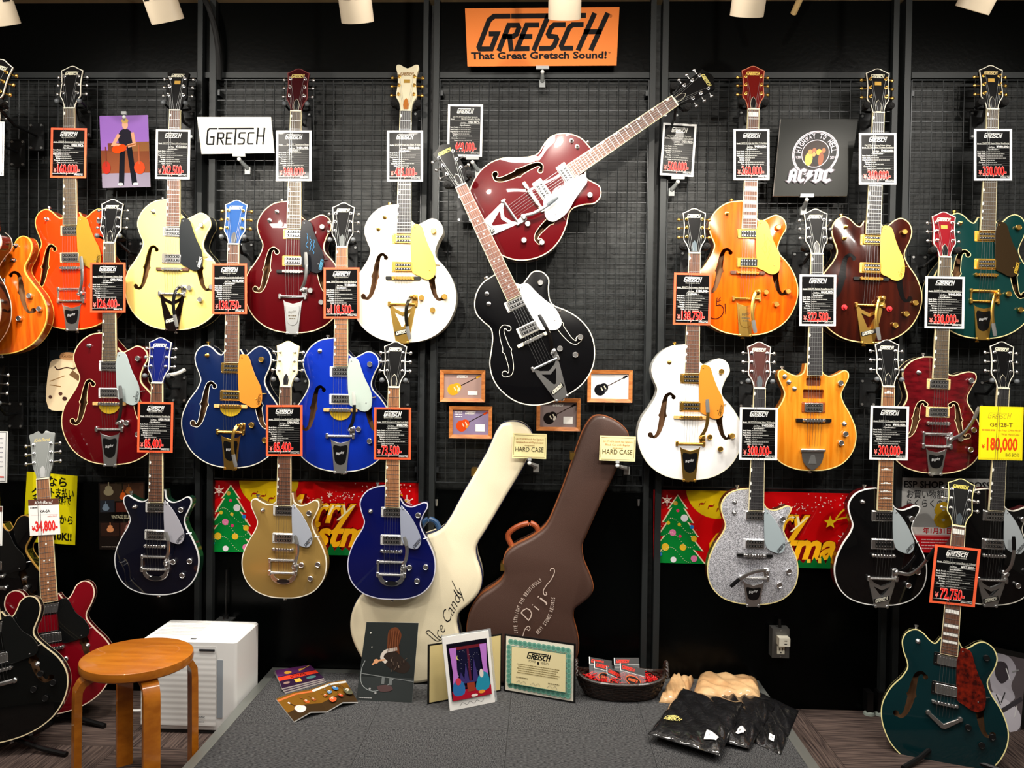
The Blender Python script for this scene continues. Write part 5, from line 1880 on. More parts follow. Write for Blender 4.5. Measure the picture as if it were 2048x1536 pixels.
# ------------------------------------------------------------------ hard cases standing on the platform
CW = [(1001, 845), (1020, 839.5), (1040, 841), (1054, 849), (1064, 863), (1066, 884), (1048, 927), (1010, 991), (973, 1054), (952, 1090), (952, 1110), (960, 1135), (963, 1160),
      (957, 1183), (937, 1206), (918, 1223), (913, 1243), (918, 1268), (920, 1292), (911, 1322), (888, 1346), (855, 1360), (820, 1364), (775, 1354), (738, 1333), (713, 1297), (701, 1266), (699, 1240), (705, 1213),
      (718, 1190), (742, 1168), (768, 1140), (786, 1112), (812, 1086), (846, 1070), (875, 1059), (890, 1046), (930, 975), (973, 901)]
CB = [(1175, 839.5), (1188, 825), (1204, 822.6), (1227, 830), (1246, 843), (1257, 858), (1257, 876), (1227, 944), (1201, 999), (1172, 1065), (1165, 1082), (1168, 1113), (1181, 1145), (1187, 1165), (1184, 1181),
      (1168, 1197), (1150, 1211), (1147, 1230), (1154, 1256), (1158, 1282), (1154, 1310), (1136, 1342), (1098, 1361), (1050, 1366), (1000, 1358), (962, 1334), (941, 1300), (933, 1262), (935, 1233), (944, 1207), (960, 1185),
      (986, 1168), (1003, 1153), (1009, 1136), (1006, 1119), (1012, 1100), (1027, 1086), (1064, 1067), (1092, 1045), (1110, 1009), (1142, 924), (1162, 866)]


def hard_case(px, label, shell, trim, handle, hp, pieces, zsh):
    y0, th = -.168, .108
    pts = [P(x, y, y0) for x, y in px]
    lo = min(p.z for p in pts)
    dz = ZP - lo
    c = Vector((sum(p.x for p in pts) / len(pts), y0 + th / 2, ZP))
    poly = ccw(smooth([(p.x - c.x, p.z + dz - c.z) for p in pts], 3))
    # local frame: x right, y up, z to the viewer
    T = Matrix(((1, 0, 0, 0), (0, 0, -1, 0), (0, 1, 0, 0), (0, 0, 0, 1)))
    t = thing('guitar_hard_case', label, 'guitar case', c, 'guitar hard cases')
    n = len(poly)
    rings = [(poly, -th / 2), (poly, th / 2 - .03), (offset(poly, -.0015), th / 2 - .008), (offset(poly, -.006), th / 2 - .002), (offset(poly, -.014), th / 2)]
    b = MB(T)
    vs = [(x, y, z) for p, z in rings for x, y in p]
    fs = [tuple(range(n - 1, -1, -1)), tuple(range(n * 4, n * 5))]
    for k in range(4):
        for i in range(n):
            j = (i + 1) % n
            fs.append((k * n + i, k * n + j, (k + 1) * n + j, (k + 1) * n + i))
    b.add(vs, fs)
    b.build('shell', shell, t, smooth=60)
    for z0, z1 in ((-.004, .004), (th / 2 - .034, th / 2 - .028)):
        q = offset(poly, .0022)
        b = MB(T).add([(x, y, z0) for x, y in q] + [(x, y, z1) for x, y in q], [(i, (i + 1) % n, n + (i + 1) % n, n + i) for i in range(n)])
        q2 = offset(poly, -.001)
        b.add([(x, y, z) for z, pp in ((z0, q), (z0, q2)) for x, y in pp], [(i, n + i, n + (i + 1) % n, (i + 1) % n) for i in range(n)])
        b.add([(x, y, z) for z, pp in ((z1, q), (z1, q2)) for x, y in pp], [(i, (i + 1) % n, n + (i + 1) % n, n + i) for i in range(n)])
        b.build('edge_trim', trim, t, smooth=60)
    # handle
    h = [P(x, y, y0 + th / 2) - Vector((0, 0, -dz)) - c for x, y in hp]
    MB().tube(smooth([tuple(v) for v in h], 5, False), .011, 10).build('handle', handle, t)
    for v in (h[0], h[-1]):
        MB().ball(v, .012, 8, 5).build('handle_mount', GOLD, t)
    for lx, ly in pieces:
        v = P(lx, ly, y0 + th / 2) + Vector((0, 0, dz)) - c
        MB().box(v.x - .012, v.x + .012, -.03, .03, v.z - .014, v.z + .014).build('latch', GOLD, t, smooth=0)
    return t, c, dz, y0


def case_map(c, dz, y0):
    """flat lettering on the case front, drawn in enlarged photo coordinates (x right, y up)"""
    def f(u, v, w):
        p = P(680 + u / 3.072, 820 - v / 3.072, y0) + Vector((0, 0, dz)) - c
        return Vector((p.x, y0 - c.y - w, p.z))
    return f


def along(d, txt, pts, h, col, adv):
    """letters set one by one along a curve, spread over its whole length"""
    cv = smooth([(x, -y) for x, y in pts], 10, False)
    L = [0]
    for i in range(1, len(cv)):
        L.append(L[-1] + math.dist(cv[i], cv[i - 1]))
    for i, ch in enumerate(txt):
        if ch == ' ':
            continue
        s_ = L[-1] * (i + .5) / len(txt)
        k = max(q for q in range(len(L) - 1) if L[q] <= s_)
        u = (s_ - L[k]) / (L[k + 1] - L[k])
        p = [cv[k][m] + (cv[k + 1][m] - cv[k][m]) * u for m in (0, 1)]
        a = math.atan2(cv[k + 1][1] - cv[k][1], cv[k + 1][0] - cv[k][0])
        d.text(ch, p[0], p[1], h, col, 'c', bold=.01, rot=a, width=adv * (.3 if ch == 'I' else 1))


WCASE = M((240, 228, 196), rough=.35, coat=.2, bump=.08, bscale=300)
BCASE = M((66, 43, 34), rough=.5, coat=.05, bump=.25, bscale=500)
t, c, dz, y0 = hard_case(CW, 'cream white guitar hard case leaning beside the brown case', WCASE, M((20, 28, 70), rough=.4), M((34, 70, 110), rough=.45),
                         [(848, 1072), (842, 1052), (856, 1034), (872, 1040), (880, 1058)], [(950, 938), (956, 1150)], 0)
INKC = (22, 22, 26)
d = Draw().text('ce Candy', 622, -1390, 66, INKC, 'l', bold=-.012, shear=.6, width=330, rot=R(63))
d.stroke(smooth([(x, -y) for x, y in ((640, 1385), (600, 1405), (555, 1375), (530, 1350), (545, 1340), (585, 1375), (612, 1398))], 5, False), 4.5, INKC)
d.stroke(smooth([(x, -y) for x, y in ((700, 1090), (735, 1135), (752, 1128), (720, 1095), (690, 1035))], 5, False), 4.0, INKC)
d.build('script_lettering', case_map(c, dz, y0), t, z0=.0006)
t, c, dz, y0 = hard_case(CB, 'dark brown guitar hard case with pale lettering', BCASE, M((150, 84, 44), rough=.45), M((150, 70, 34), rough=.4),
                         [(1024, 1084), (1016, 1062), (1032, 1046), (1062, 1038), (1074, 1046), (1078, 1062)], [(1146, 902), (1008, 1122)], 0)
PALE = (206, 186, 174)
d = Draw()
along(d, 'LIVE STRAIGHT DIE BEAUTIFULLY', [(1092, 1345), (1090, 1255), (1112, 1180), (1150, 1112), (1192, 1063), (1244, 1020)], 22, PALE, 9.5)
along(d, 'SEXY STONES RECORDS', [(1216, 1350), (1256, 1305), (1292, 1250), (1313, 1185), (1322, 1120)], 22, PALE, 10)
d.text('D', 1160, -1268, 74, PALE, 'l', bold=-.015, shear=.15, rot=R(52), width=62).text('i', 1222, -1203, 62, PALE, 'l', bold=-.015, rot=R(52), width=8).text('j', 1252, -1160, 62, PALE, 'l', bold=-.015, rot=R(52), width=20)
sp_ = lambda *q: [(x, -y) for x, y in q]
d.stroke(smooth(sp_((1292, 958), (1298, 944), (1314, 946), (1318, 966), (1300, 1008), (1268, 1048), (1250, 1080), (1256, 1106), (1270, 1104), (1266, 1090)), 5, False), 4.5, PALE)
d.stroke(smooth(sp_((1120, 1385), (1126, 1350), (1140, 1312), (1158, 1298), (1168, 1310), (1160, 1324), (1150, 1316)), 5, False), 4.5, PALE)
d.build('pale_lettering', case_map(c, dz, y0), t, z0=.0006)
for box, l2, lab, cp in (((1025, 867, 1093, 917), 'Tennessee Rose with Bigsby Lacquer', 'pale yellow case card in front of the white hard case', (1059, 918)), ((1199, 872, 1271, 922), 'Black Cat with Bigsby', 'pale yellow case card in front of the brown hard case', (1235, 923))):
    d = Draw().rect(0, 0, 1.4, 1, (244, 232, 172))
    BR = (110, 74, 30)
    d.rect(.06, .92, 1.34, .935, BR).rect(.06, .05, 1.34, .065, BR).rect(.05, .12, .062, .86, BR).rect(1.338, .12, 1.35, .86, BR)
    d.text('G6119T-KFA Kenichi Asai Signature', .7, .74, .075, (170, 100, 40), 'c', width=1.15).text(l2, .7, .61, .075, (170, 100, 40), 'c', maxw=1.15).text('designated', .7, .5, .05, (150, 100, 50), 'c', width=.4)
    d.text('HARD CASE', .7, .27, .19, (54, 40, 20), 'c', width=1.16)
    card('case_card', lab, 'card', px_corners(*box, -.195, 1), .001, M((240, 228, 170), rough=.5), d, 1.4, 'case cards')
    clip(cp[0], cp[1], -.195, 'small white clip under the card of the ' + ('white' if cp[0] < 1100 else 'brown') + ' hard case', .014, .025 if cp[0] < 1100 else .05, M((200, 200, 196), rough=.3))

# ================================================================== stool, heater and things on the platform
WOODS = MN('honey_wood', (176, 98, 16), (198, 118, 28), (5, 40, 40), rough=.35, coat=.35)
c = F(275, 1309, .418)
t = thing('wooden_stool', 'round honey-coloured wooden stool with four bent legs', 'stool', (c.x, c.y, 0))
t.scale = (.92, .92, .919)
b = MB()
b.lathe([(.002, .421), (.172, .421), (.178, .426), (.180, .44), (.178, .452), (.173, .455), (.002, .455)], 48)
b.build('seat', WOODS, t)
for k in range(4):
    a = R(-50 + 90 * k)
    r0 = .165
    path = [(.05, .412), (.125, .412), (.150, .408), (.170, .396), (.182, .374), (.184, .34), (.185, .2), (.186, 0)]
    b = MB(Matrix.Rotation(a, 4, 'Z'))
    vs, fs = [], []
    for i, (r_, z) in enumerate(path):
        p0, p1 = path[max(i - 1, 0)], path[min(i + 1, len(path) - 1)]
        d_ = Vector((p1[0] - p0[0], p1[1] - p0[1])).normalized()
        nx, nz = -d_.y, d_.x
        for s_, w in ((-.011, -.026), (-.011, .026), (.011, .026), (.011, -.026)):
            vs.append((r_ + nx * s_ * -1, w, max(z + nz * s_ * -1, 0)))
    for i in range(len(path) - 1):
        for k2 in range(4):
            j = (k2 + 1) % 4
            fs.append((i * 4 + k2, i * 4 + j, (i + 1) * 4 + j, (i + 1) * 4 + k2))
    fs += [(3, 2, 1, 0), tuple(range(len(vs) - 4, len(vs)))]
    b.add(vs, fs)
    b.build('leg', WOODS, t, smooth=30)

# white humidifier box
PLW = M((232, 232, 230), rough=.4)
a_, c_ = F(281, 1464, 0), F(475, 1466, 0)
yf = a_.y
zt_ = P(380, 1281, yf).z
wd = c_.x - a_.x
dp = min(.23, -.035 - yf)
t = thing('air_humidifier', 'white air humidifier box standing by the wall behind the stool', 'appliance', ((a_.x + c_.x) / 2, yf + dp / 2, 0))
hx, hy = wd / 2, dp / 2
T = Matrix(((1, 0, 0, 0), (0, 1, 0, 0), (0, 0, 1, 0), (0, 0, 0, 1)))
MB().prism(rrect(0, 0, wd, dp, .012), .015, zt_, .006).build('body', PLW, t)
MB().box(-hx + .01, hx - .01, -hy + .01, hy - .01, 0, .015).build('base', M((60, 60, 60), rough=.6), t, smooth=0)
fx = -hx + wd * .79
b = MB()
nn = 96
vs = []
for i in range(nn + 1):
    z = .03 + (zt_ - .05) * i / nn
    for x in (-hx + .003, fx):
        vs.append((x, -hy - .0045 - .0002 * math.sin(i * PI / 3.4), z))
b.add(vs, [(2 * i, 2 * i + 1, 2 * i + 3, 2 * i + 2) for i in range(nn)])
b.build('ribbed_front_panel', PLW, t, smooth=60)
MB().box(fx + .004, fx + .024, -hy - .0015, -hy + .002, .06, zt_ * .8).build('water_window', M((150, 158, 166), rough=.2), t, smooth=0)
MB().box(fx - .06, fx - .004, -hy - .0075, -hy, zt_ - .035, zt_ - .028).build('display_strip', M((40, 42, 46), rough=.3), t, smooth=0)
g_ = MB()
for i in range(9):
    y = -hy + .06 + i * (dp - .08) / 9
    g_.box(-hx + .02, 0, y, y + .004, zt_ - .001, zt_ + .0008)
g_.build('top_vents', M((196, 196, 194), rough=.5), t, smooth=0)['kind'] = 'stuff'
MB().box(.0, .02, -hy + .012, -hy + .022, zt_, zt_ + .0012).build('top_button', M((50, 50, 54), rough=.4), t, smooth=0)
d = Draw().text('Panasonic', fx - .088, .06, .009, (50, 52, 58), 'l', bold=.02, width=.05).words(fx - .075, fx - .04, .045, .003, (110, 110, 114))
d.build('maker_lettering', lambda x, y, w: Vector((x, -hy - .0066 - w, y)), t)
cc = F(262, 1425, 0)
o = MB().tube(smooth([(cc.x - .02, cc.y, .008), (cc.x + .03, cc.y + .005, .006), (a_.x - .002, cc.y + .03, .01)], 5, False), .005, 8).build('power_cord', PLW, loc=(cc.x, cc.y, .004))
tag(o, 'short white cord running to the white humidifier', 'cord')

# steel bracket above the humidifier, wall outlet
q = P(455, 1236, -.03)
t = thing('metal_bracket', 'grey metal bracket with a thin rod on the wall above the humidifier', 'bracket', (q.x, -.028, q.z))
MB().box(-.033, .033, -.05, 0, -.002, .004).build('shelf_plate', STEEL, t, smooth=0)
MB().box(-.033, .033, -.052, -.049, -.022, .004).build('front_lip', STEEL, t, smooth=0)
MB().cyl((.002, -.025, .004), (.002, -.025, .02), .011, n=12).build('rod_socket', BLACK, t)
MB().cyl((.002, -.025, .02), (.002, -.02, .2), .004, n=8).build('rod', BLACK, t)
q = P(1555, 1280, -.03)
t = thing('wall_outlet', 'steel wall outlet plate with white plug adapter below the silver sparkle guitar', 'outlet', (q.x, -.028, q.z))
PLT = M((112, 112, 110), rough=.4, metal=.7)
MB().box(-.033, .033, -.045, 0, -.056, .058).build('plate', PLT, t, smooth=0)
CRM = M((236, 232, 214), rough=.4)
sk = MB().box(-.014, .014, -.049, -.045, -.04, -.008).build('socket', CRM, t, smooth=0)
for x in (-.006, .006):
    MB().box(x - .0012, x + .0012, -.0498, -.049, -.026, -.015).build('slot', BLACK, sk, smooth=0)
MB().cyl((0, -.0498, -.034), (0, -.049, -.034), .0025, n=8).build('ground_hole', BLACK, sk)
ad = MB().box(-.016, .026, -.078, -.045, .0, .032).build('plug_adapter', CRM, t, smooth=0)
for z in (.010, .022):
    MB().box(.004, .014, -.0788, -.078, z - .0012, z + .0012).build('slot', BLACK, ad, smooth=0)
for z in (-.05, .052):
    MB().cyl((0, -.0465, z), (0, -.045, z), .003, n=8).build('screw', STEEL, t)
MB().cyl((.0, -.03, .058), (.0, -.025, .09), .006, n=8).build('rod', BLACK, t)

# small hooks and rail feet on the wall
for px, py, lab in ((874, 1004, 'small silver wall hook beside the white hard case'), (1276, 1004, 'small silver wall hook beside the brown hard case')):
    q = P(px, py, -.03)
    t = thing('wall_hook', lab, 'hook', (q.x, -.055 if px > 1290 else -.028, q.z), 'small wall hooks')
    MB().cyl((0, 0, 0), (0, -.025, 0), .004, n=8).build('stem', STEEL, t)
    MB().cyl((0, -.022, -.012), (0, -.022, .014), .004, .006, n=8).build('wing', STEEL, t)
for px, lab in ((1741, 'clear-capped panel foot under the black guitar with white binding'), (1763, 'clear-capped panel foot nearest the teal floor guitar')):
    q = F(px, 1432, 0)
    t = thing('panel_foot', lab, 'foot', (q.x, -.06, 0), 'panel feet on the floor')
    MB().box(-.012, .012, -.012, .032, .012, .09).build('post', BLACK, t, smooth=0)
    MB().lathe([(.002, 0), (.022, 0), (.02, .008), (.012, .013), (.002, .013)], 16).build('cap', M((170, 180, 170), rough=.15, alpha=.7), t)


# ------------------------------------------------------------------ leaning boards and prints
def onto(px, py, o, n):
    d = ray(px, py)
    return CAM_P + d * ((o - CAM_P).dot(n) / d.dot(n))


def leaning(name, label, cat, bl, br, tr, tl, lean, thick, edge, draw, aspect, **kw):
    """flat board whose lower corners stand on the platform; lean = backward run per metre of height"""
    a, b_ = F(*bl, ZP), F(*br, ZP)
    n = (b_ - a).cross(Vector((0, lean, 1))).normalized()
    return card(name, label, cat, [a, b_, onto(*tr, a, n), onto(*tl, a, n)], thick, edge, draw, aspect, **kw)


d = Draw().rect(0, 0, .72, 1, (38, 42, 42)).rect(.0, .0, .72, .3, (52, 56, 56))
d.fillpoly(smooth([(.33, .9), (.42, .94), (.5, .85), (.48, .7), (.5, .55), (.4, .5), (.34, .6), (.32, .75)], 4), (96, 54, 34))
d.fillpoly(smooth([(.3, .62), (.4, .66), (.55, .55), (.66, .45), (.6, .36), (.42, .4), (.3, .5)], 4), (44, 36, 32))
d.stroke(smooth([(.44, .66), (.3, .62), (.27, .55), (.32, .5)], 4, False), .045, (196, 186, 176)).stroke(smooth([(.3, .52), (.2, .5), (.16, .46)], 4, False), .022, (206, 150, 110)).ell(.2, .5, .035, .03, (206, 150, 110), 10)
d.stroke(smooth([(.05, .5), (.02, .4), (.05, .2), (.2, .12), (.36, .18), (.45, .28)], 4, False), .008, (150, 156, 156)).stroke([(.02, .34), (.72, .26)], .01, (120, 124, 124))
for x, y in ((.32, .26), (.42, .25)):
    d.rect(x - .02, y - .045, x + .02, y + .045, (110, 114, 114))
d.fillpoly(smooth([(.25, .18), (.42, .2), (.46, .15), (.3, .12)], 3), (86, 66, 66)).ell(.16, .15, .015, .015, (160, 160, 160), 8).ell(.24, .1, .015, .015, (160, 160, 160), 8)
d.ell(.08, .86, .012, .01, (220, 220, 210), 8).ell(.12, .68, .008, .008, (220, 220, 210), 8).words(.03, .2, .03, .01, (170, 170, 170), 1)
for k in range(9):
    d.stroke(smooth([(.34 + .018 * k, .9 - .01 * (k % 3)), (.35 + .015 * k, .78), (.34 + .02 * k, .62 + .02 * (k % 2))], 3, False), .006, (128, 76, 50) if k % 2 else (70, 38, 26))
for k in range(14):
    rr = random.Random(k)
    x, y = rr.uniform(.36, .62), rr.uniform(.38, .56)
    d.stroke([(x, y), (x + rr.uniform(-.03, .03), y - rr.uniform(.02, .05))], .006, rr.choice(((90, 76, 66), (150, 132, 118), (60, 48, 42))))
leaning('photo_board', 'dark photo board of a long-haired guitarist in front of the white case', 'photo board', (712, 1400), (824, 1405), (837, 1246), (733, 1244), .22, .004, M((200, 204, 204), rough=.15), d, .72, rough=.25, coat=.4)

# open folder with certificate
sp = F(1004, 1382, ZP)
lb, rb = F(855, 1409, ZP), F(1150, 1407, ZP)
ts = P(1001, 1267.5, sp.y)
UP = Vector((0, 0, 1))
ts.x = sp.x
tl_ = onto(856, 1289.5, sp, (sp - lb).cross(UP).normalized())
tr_ = onto(1151, 1288, sp, (rb - sp).cross(UP).normalized())
t = thing('certificate_folder', 'open black folder standing upright with a green-bordered certificate', 'folder', sp)


def leaf(parent, cs, c0, thick, mat, draw, aspect, nm, pr='printed_sheet'):
    loc = [p - c0 for p in cs]
    f = quad_map(loc, aspect)
    vs = [f(u, v, w) for w in (-thick, 0) for u, v in ((0, 0), (aspect, 0), (aspect, 1), (0, 1))]
    o = MB().add(vs, [(3, 2, 1, 0), (4, 5, 6, 7), (0, 1, 5, 4), (1, 2, 6, 5), (2, 3, 7, 6), (3, 0, 4, 7)]).build(nm, mat, parent, smooth=0)
    if draw:
        draw.build(pr, f, o)
    return o


gap = Vector((.012, 0, 0))
d = Draw().rect(.03, .025, 1.26, .975, (226, 206, 146))
leaf(t, [lb, sp - gap * .3, ts - gap * .3, tl_], sp, .004, BLACK, d, 1.28, 'left_cover', 'cream_lining')
d = Draw().rect(.03, .03, 1.25, .97, (244, 238, 220))
for k in range(13):
    x = .12 + k * 1.04 / 12
    for y in (.12, .88):
        d.ell(x, y, .052, .05, (120, 176, 156), 12).ell(x, y, .03, .028, (88, 148, 130), 10)
for k in range(1, 9):
    y = .12 + k * .76 / 9
    for x in (.1, 1.18):
        d.ell(x, y, .045, .052, (120, 176, 156), 12).ell(x, y, .026, .03, (88, 148, 130), 10)
d.rect(.145, .17, 1.135, .83, (78, 140, 122)).rect(.155, .18, 1.125, .82, (240, 226, 176))
d.logo(.44, .66, .1, (20, 20, 18), w=.2, sx=.95)
d.text('POWER', .47, .595, .04, (60, 50, 30), 'l', width=.13).text('FIDELITY', .69, .59, .04, (60, 50, 30), 'l', width=.14).poly([(.62, .62), (.66, .62), (.655, .58), (.64, .565), (.625, .58)], (30, 26, 20))
for k in range(5):
    d.words(.26 + .02 * (k % 2), 1.02 - .03 * (k % 3), .53 - k * .036, .012, (140, 124, 80), k)
d.words(.24, .46, .3, .012, (110, 100, 70), 7).words(.82, 1.02, .28, .012, (110, 100, 70), 8)
for x in (.24, .5, .8):
    d.stroke(smooth([(x + .03 * k, .23 + .02 * ((k * 7) % 3 - 1)) for k in range(7)], 3, False), .004, (90, 90, 90))
leaf(t, [sp + gap * .6, rb, tr_, ts + gap * .6], sp, .004, BLACK, d, 1.28, 'right_cover', 'certificate')

# framed art print in an acrylic holder
d = Draw().rect(0, 0, .66, 1, (244, 242, 238)).rect(.045, .12, .62, .9, (16, 12, 26))
d.rect(.11, .28, .56, .82, (20, 20, 48)).rect(.1, .8, .57, .84, (110, 30, 40)).rect(.32, .3, .35, .8, (90, 30, 50)).rect(.1, .27, .57, .3, (90, 30, 50))
for k in range(40):
    rr = random.Random(k)
    d.ell(rr.uniform(.12, .55), rr.uniform(.4, .79), .003, .003, (226, 226, 240), 5)
d.fillpoly([(.16, .34), (.2, .5), (.24, .4), (.28, .62), (.31, .36), (.36, .36), (.4, .66), (.44, .4), (.5, .5), (.54, .34)], (60, 50, 110))
for x in ((.07, .17), (.5, .6)):
    d.fillpoly([(x[0], .84), (x[1], .84), (x[1] - .02, .55), (x[1], .28), (x[0], .28), (x[0] + .02, .5)], (186, 120, 206))
d.ell(.18, .7, .022, .03, (226, 214, 120), 10).ell(.19, .705, .02, .027, (20, 20, 48), 10)
d.rect(.05, .13, .615, .26, (170, 20, 44)).fillpoly(smooth([(.08, .2), (.22, .2), (.22, .36), (.12, .4), (.07, .32)], 3), (46, 110, 170)).fillpoly(smooth([(.4, .22), (.58, .22), (.58, .42), (.5, .46), (.42, .36)], 3), (40, 140, 170))
d.rect(.27, .22, .38, .34, (150, 60, 40)).ell(.15, .38, .04, .05, (200, 60, 80), 12).ell(.49, .44, .03, .06, (226, 214, 206), 12).ell(.47, .19, .05, .025, (236, 150, 60), 10).ell(.36, .16, .05, .02, (240, 230, 220), 10)
d.stroke(smooth([(.14 + .035 * k, .07 + .018 * ((k * 5) % 3 - 1)) for k in range(11)], 3, False), .005, (60, 56, 60))
tt, f = leaning('art_print', 'white-bordered art print of a night window with purple curtains in a clear stand', 'art print', (900, 1422), (990, 1404), (977, 1261), (884, 1275), .08, .003, WHITE, d, .66, rough=.35)
vs = [f(u, v, w) for w in (-.006, -.0035) for u, v in ((.0, .0), (.70, .0), (.70, 1.02), (.0, 1.02))]
ACR = M((200, 206, 210), rough=.06, alpha=.35, coat=.8)
MB().add(vs, [(3, 2, 1, 0), (4, 5, 6, 7), (0, 1, 5, 4), (1, 2, 6, 5), (2, 3, 7, 6), (3, 0, 4, 7)]).build('acrylic_back', ACR, tt, smooth=0)
p0, p1 = f(.02, 0, -.006), f(.68, 0, -.006)
MB().add([p0, p1, p1 + Vector((0, .03, 0)), p0 + Vector((0, .03, 0)), p0 + Vector((0, 0, .002)), p1 + Vector((0, 0, .002)), p1 + Vector((0, .03, .002)), p0 + Vector((0, .03, .002))],
         [(3, 2, 1, 0), (4, 5, 6, 7), (0, 1, 5, 4), (1, 2, 6, 5), (2, 3, 7, 6), (3, 0, 4, 7)]).build('acrylic_foot', ACR, tt, smooth=0)


# ------------------------------------------------------------------ magazines
def flat_book(name, label, cat, cs, z0, thick, edge, draw, aspect, group=None, curve=0.0, n=1):
    """a booklet lying on the platform; corners in pixels bl, br, tr, tl"""
    w = [F(x, y, z0 + thick) for x, y in cs]
    c0 = sum(w, Vector()) / 4
    c0.z = z0
    t = thing(name, label, cat, c0, group)
    loc = [p - c0 for p in w]
    bil = quad_map(loc, aspect)

    def f(u, v, ww):
        p = bil(u, v, 0)
        x = (u / aspect) * 2 - 1
        return Vector((p.x, p.y, thick + ww + curve * (1 - abs(abs(x) - .5) * 2) * (0.4 + .6 * (1 - v))))
    N = 16
    b = MB()
    vs = []
    for i in range(N + 1):
        for v in (0, 1):
            vs.append(f(aspect * i / N, v, 0))
    fs = [(2 * i, 2 * i + 2, 2 * i + 3, 2 * i + 1) for i in range(N)]
    m = len(vs)
    vs += [Vector((p.x, p.y, max(0, p.z - thick))) for p in vs]
    fs += [(m + 2 * i + 1, m + 2 * i + 3, m + 2 * i + 2, m + 2 * i) for i in range(N)]
    fs += [(2 * i, m + 2 * i, m + 2 * i + 2, 2 * i + 2) for i in range(N)] + [(2 * i + 1, 2 * i + 3, m + 2 * i + 3, m + 2 * i + 1) for i in range(N)]
    fs += [(0, 1, m + 1, m), (2 * N, m + 2 * N, m + 2 * N + 1, 2 * N + 1)]
    b.add(vs, fs)
    b.build('pages', edge, t, smooth=30)
    if draw:
        draw.build('printed_cover', f, t, z0=.0008, dz=.00015, rough=.3, coat=.2, grid=12)
    return t


def mag_draw(seed):
    rr = random.Random(seed)
    d = Draw().rect(0, 0, 1.0, 1, (44, 26, 50)).rect(0, .62, 1.0, 1, (86, 40, 90)).rect(0, .38, 1.0, .58, (232, 62, 40))
    d.text('GUITAR', .5, .485, .06, (60, 10, 16), 'c', bold=.03, width=.4).text('MAGAZINE', .5, .405, .05, (60, 10, 16), 'c', bold=.03, width=.4)
    d.ell(.3, .75, .1, .08, (226, 170, 60), 12).ell(.68, .8, .08, .05, (226, 150, 60), 12).stroke([(.6, .72), (.95, .95)], .03, (226, 190, 90)).rect(.35, .1, .5, .3, (214, 170, 70)).ell(.75, .2, .12, .08, (70, 110, 110), 12).ell(.15, .2, .08, .06, (150, 120, 110), 12)
    return d


for k, off in enumerate((0, 5, 10)):
    flat_book('magazine', ('purple magazine with red title band, bottom of the stack', 'purple magazine with red title band, middle of the stack', 'purple magazine with red title band on top of the stack')[k], 'magazine',
              [(570 - off * .6, 1385 - off * .8), (652 - off * .4, 1362 - off * .6), (620, 1333 - off * .3), (548 + off * .2, 1344 - off * .3)], ZP + k * .005, .0045, M((206, 196, 190), rough=.5), mag_draw(k), 1.0, 'magazine stack')
d = Draw().rect(0, 0, 2.0, 1, (120, 82, 26)).rect(0, .0, 2, .35, (60, 44, 26)).rect(0, .86, 1, .93, (206, 110, 60)).rect(.98, .86, 2, .95, (206, 206, 200))
for x, y, s_, c_ in ((.35, .25, .13, (222, 206, 206)), (.62, .45, .07, (190, 90, 40)), (.85, .5, .06, (150, 80, 40)), (1.2, .5, .05, (150, 90, 40)), (1.35, .55, .06, (90, 130, 170)), (1.55, .6, .08, (60, 120, 180)), (1.3, .2, .09, (210, 90, 50)), (1.55, .22, .06, (200, 70, 40)), (1.85, .35, .12, (90, 90, 70))):
    mini_guitar(d, x, y, x - s_ * 1.2, y + s_ * 3.2, s_, c_, (220, 214, 200))
flat_book('open_booklet', 'open catalogue booklet with rows of guitars on brown pages', 'booklet', [(588, 1443), (716, 1404), (690, 1360), (552, 1398)], ZP, .004, M((214, 212, 208), rough=.5), d, 2.0, None, .016)

# ------------------------------------------------------------------ wicker basket of packaged straps
bc = F(1243, 1396, ZP)
RX, RY, BH = .166, .085, .066
bc.y += RY * .78 - .035
t = thing('wicker_basket', 'oval dark wicker basket filled with red paper shreds', 'basket', (bc.x, bc.y, ZP))
WICK = MN('wicker', (20, 12, 9), (48, 32, 24), (120, 120, 200), rough=.4, bump=.8, coat=.2)
b = MB()
rows, N = 9, 72
for r_ in range(rows):
    z = .006 + BH * r_ / rows
    k = .78 + .22 * (r_ / rows) ** .7
    pts = []
    for i in range(N + 1):
        a = 2 * PI * i / N
        wv = 1 + .016 * (1 if (i // 2 + r_) % 2 else -1)
        lift = .02 * abs(math.cos(a)) ** 6 * (r_ / rows)
        pts.append((RX * k * wv * math.cos(a), RY * k * wv * math.sin(a), z + lift))
    b.tube(pts, .0052, 6)
b.build('weave', WICK, t)
b = MB()
for i in range(24):
    a = 2 * PI * i / 24
    b.tube([(RX * .78 * math.cos(a), RY * .78 * math.sin(a), .002), (RX * .92 * math.cos(a), RY * .92 * math.sin(a), BH * .5), (RX * .99 * math.cos(a), RY * .99 * math.sin(a), BH)], .0035, 5)
b.build('stakes', WICK, t)['kind'] = 'stuff'
MB().lathe([(.001, .0), (.77, .0), (.8, .004), (.001, .005)], 40, sx=RX, sy=RY).build('bottom', WICK, t)
pts = [(RX * 1.0 * math.cos(2 * PI * i / N), RY * math.sin(2 * PI * i / N), BH + .002 + .022 * abs(math.cos(2 * PI * i / N)) ** 6) for i in range(N + 1)]
MB().tube(pts, .0075, 8).build('rim', WICK, t)
for sx in (-1, 1):
    b = MB()
    for ph in (0, PI):
        pts = []
        for i in range(25):
            u = i / 24
            a = PI * u
            pts.append((sx * (RX * .99 + .004 + .004 * math.cos(u * 30 + ph)), -.04 + .08 * u, BH + .015 + .045 * math.sin(a) + .004 * math.sin(u * 30 + ph)))
        b.tube(pts, .0045, 6)
    b.build('handle', WICK, t)
RED = M((206, 14, 16), rough=.45)
b = MB()
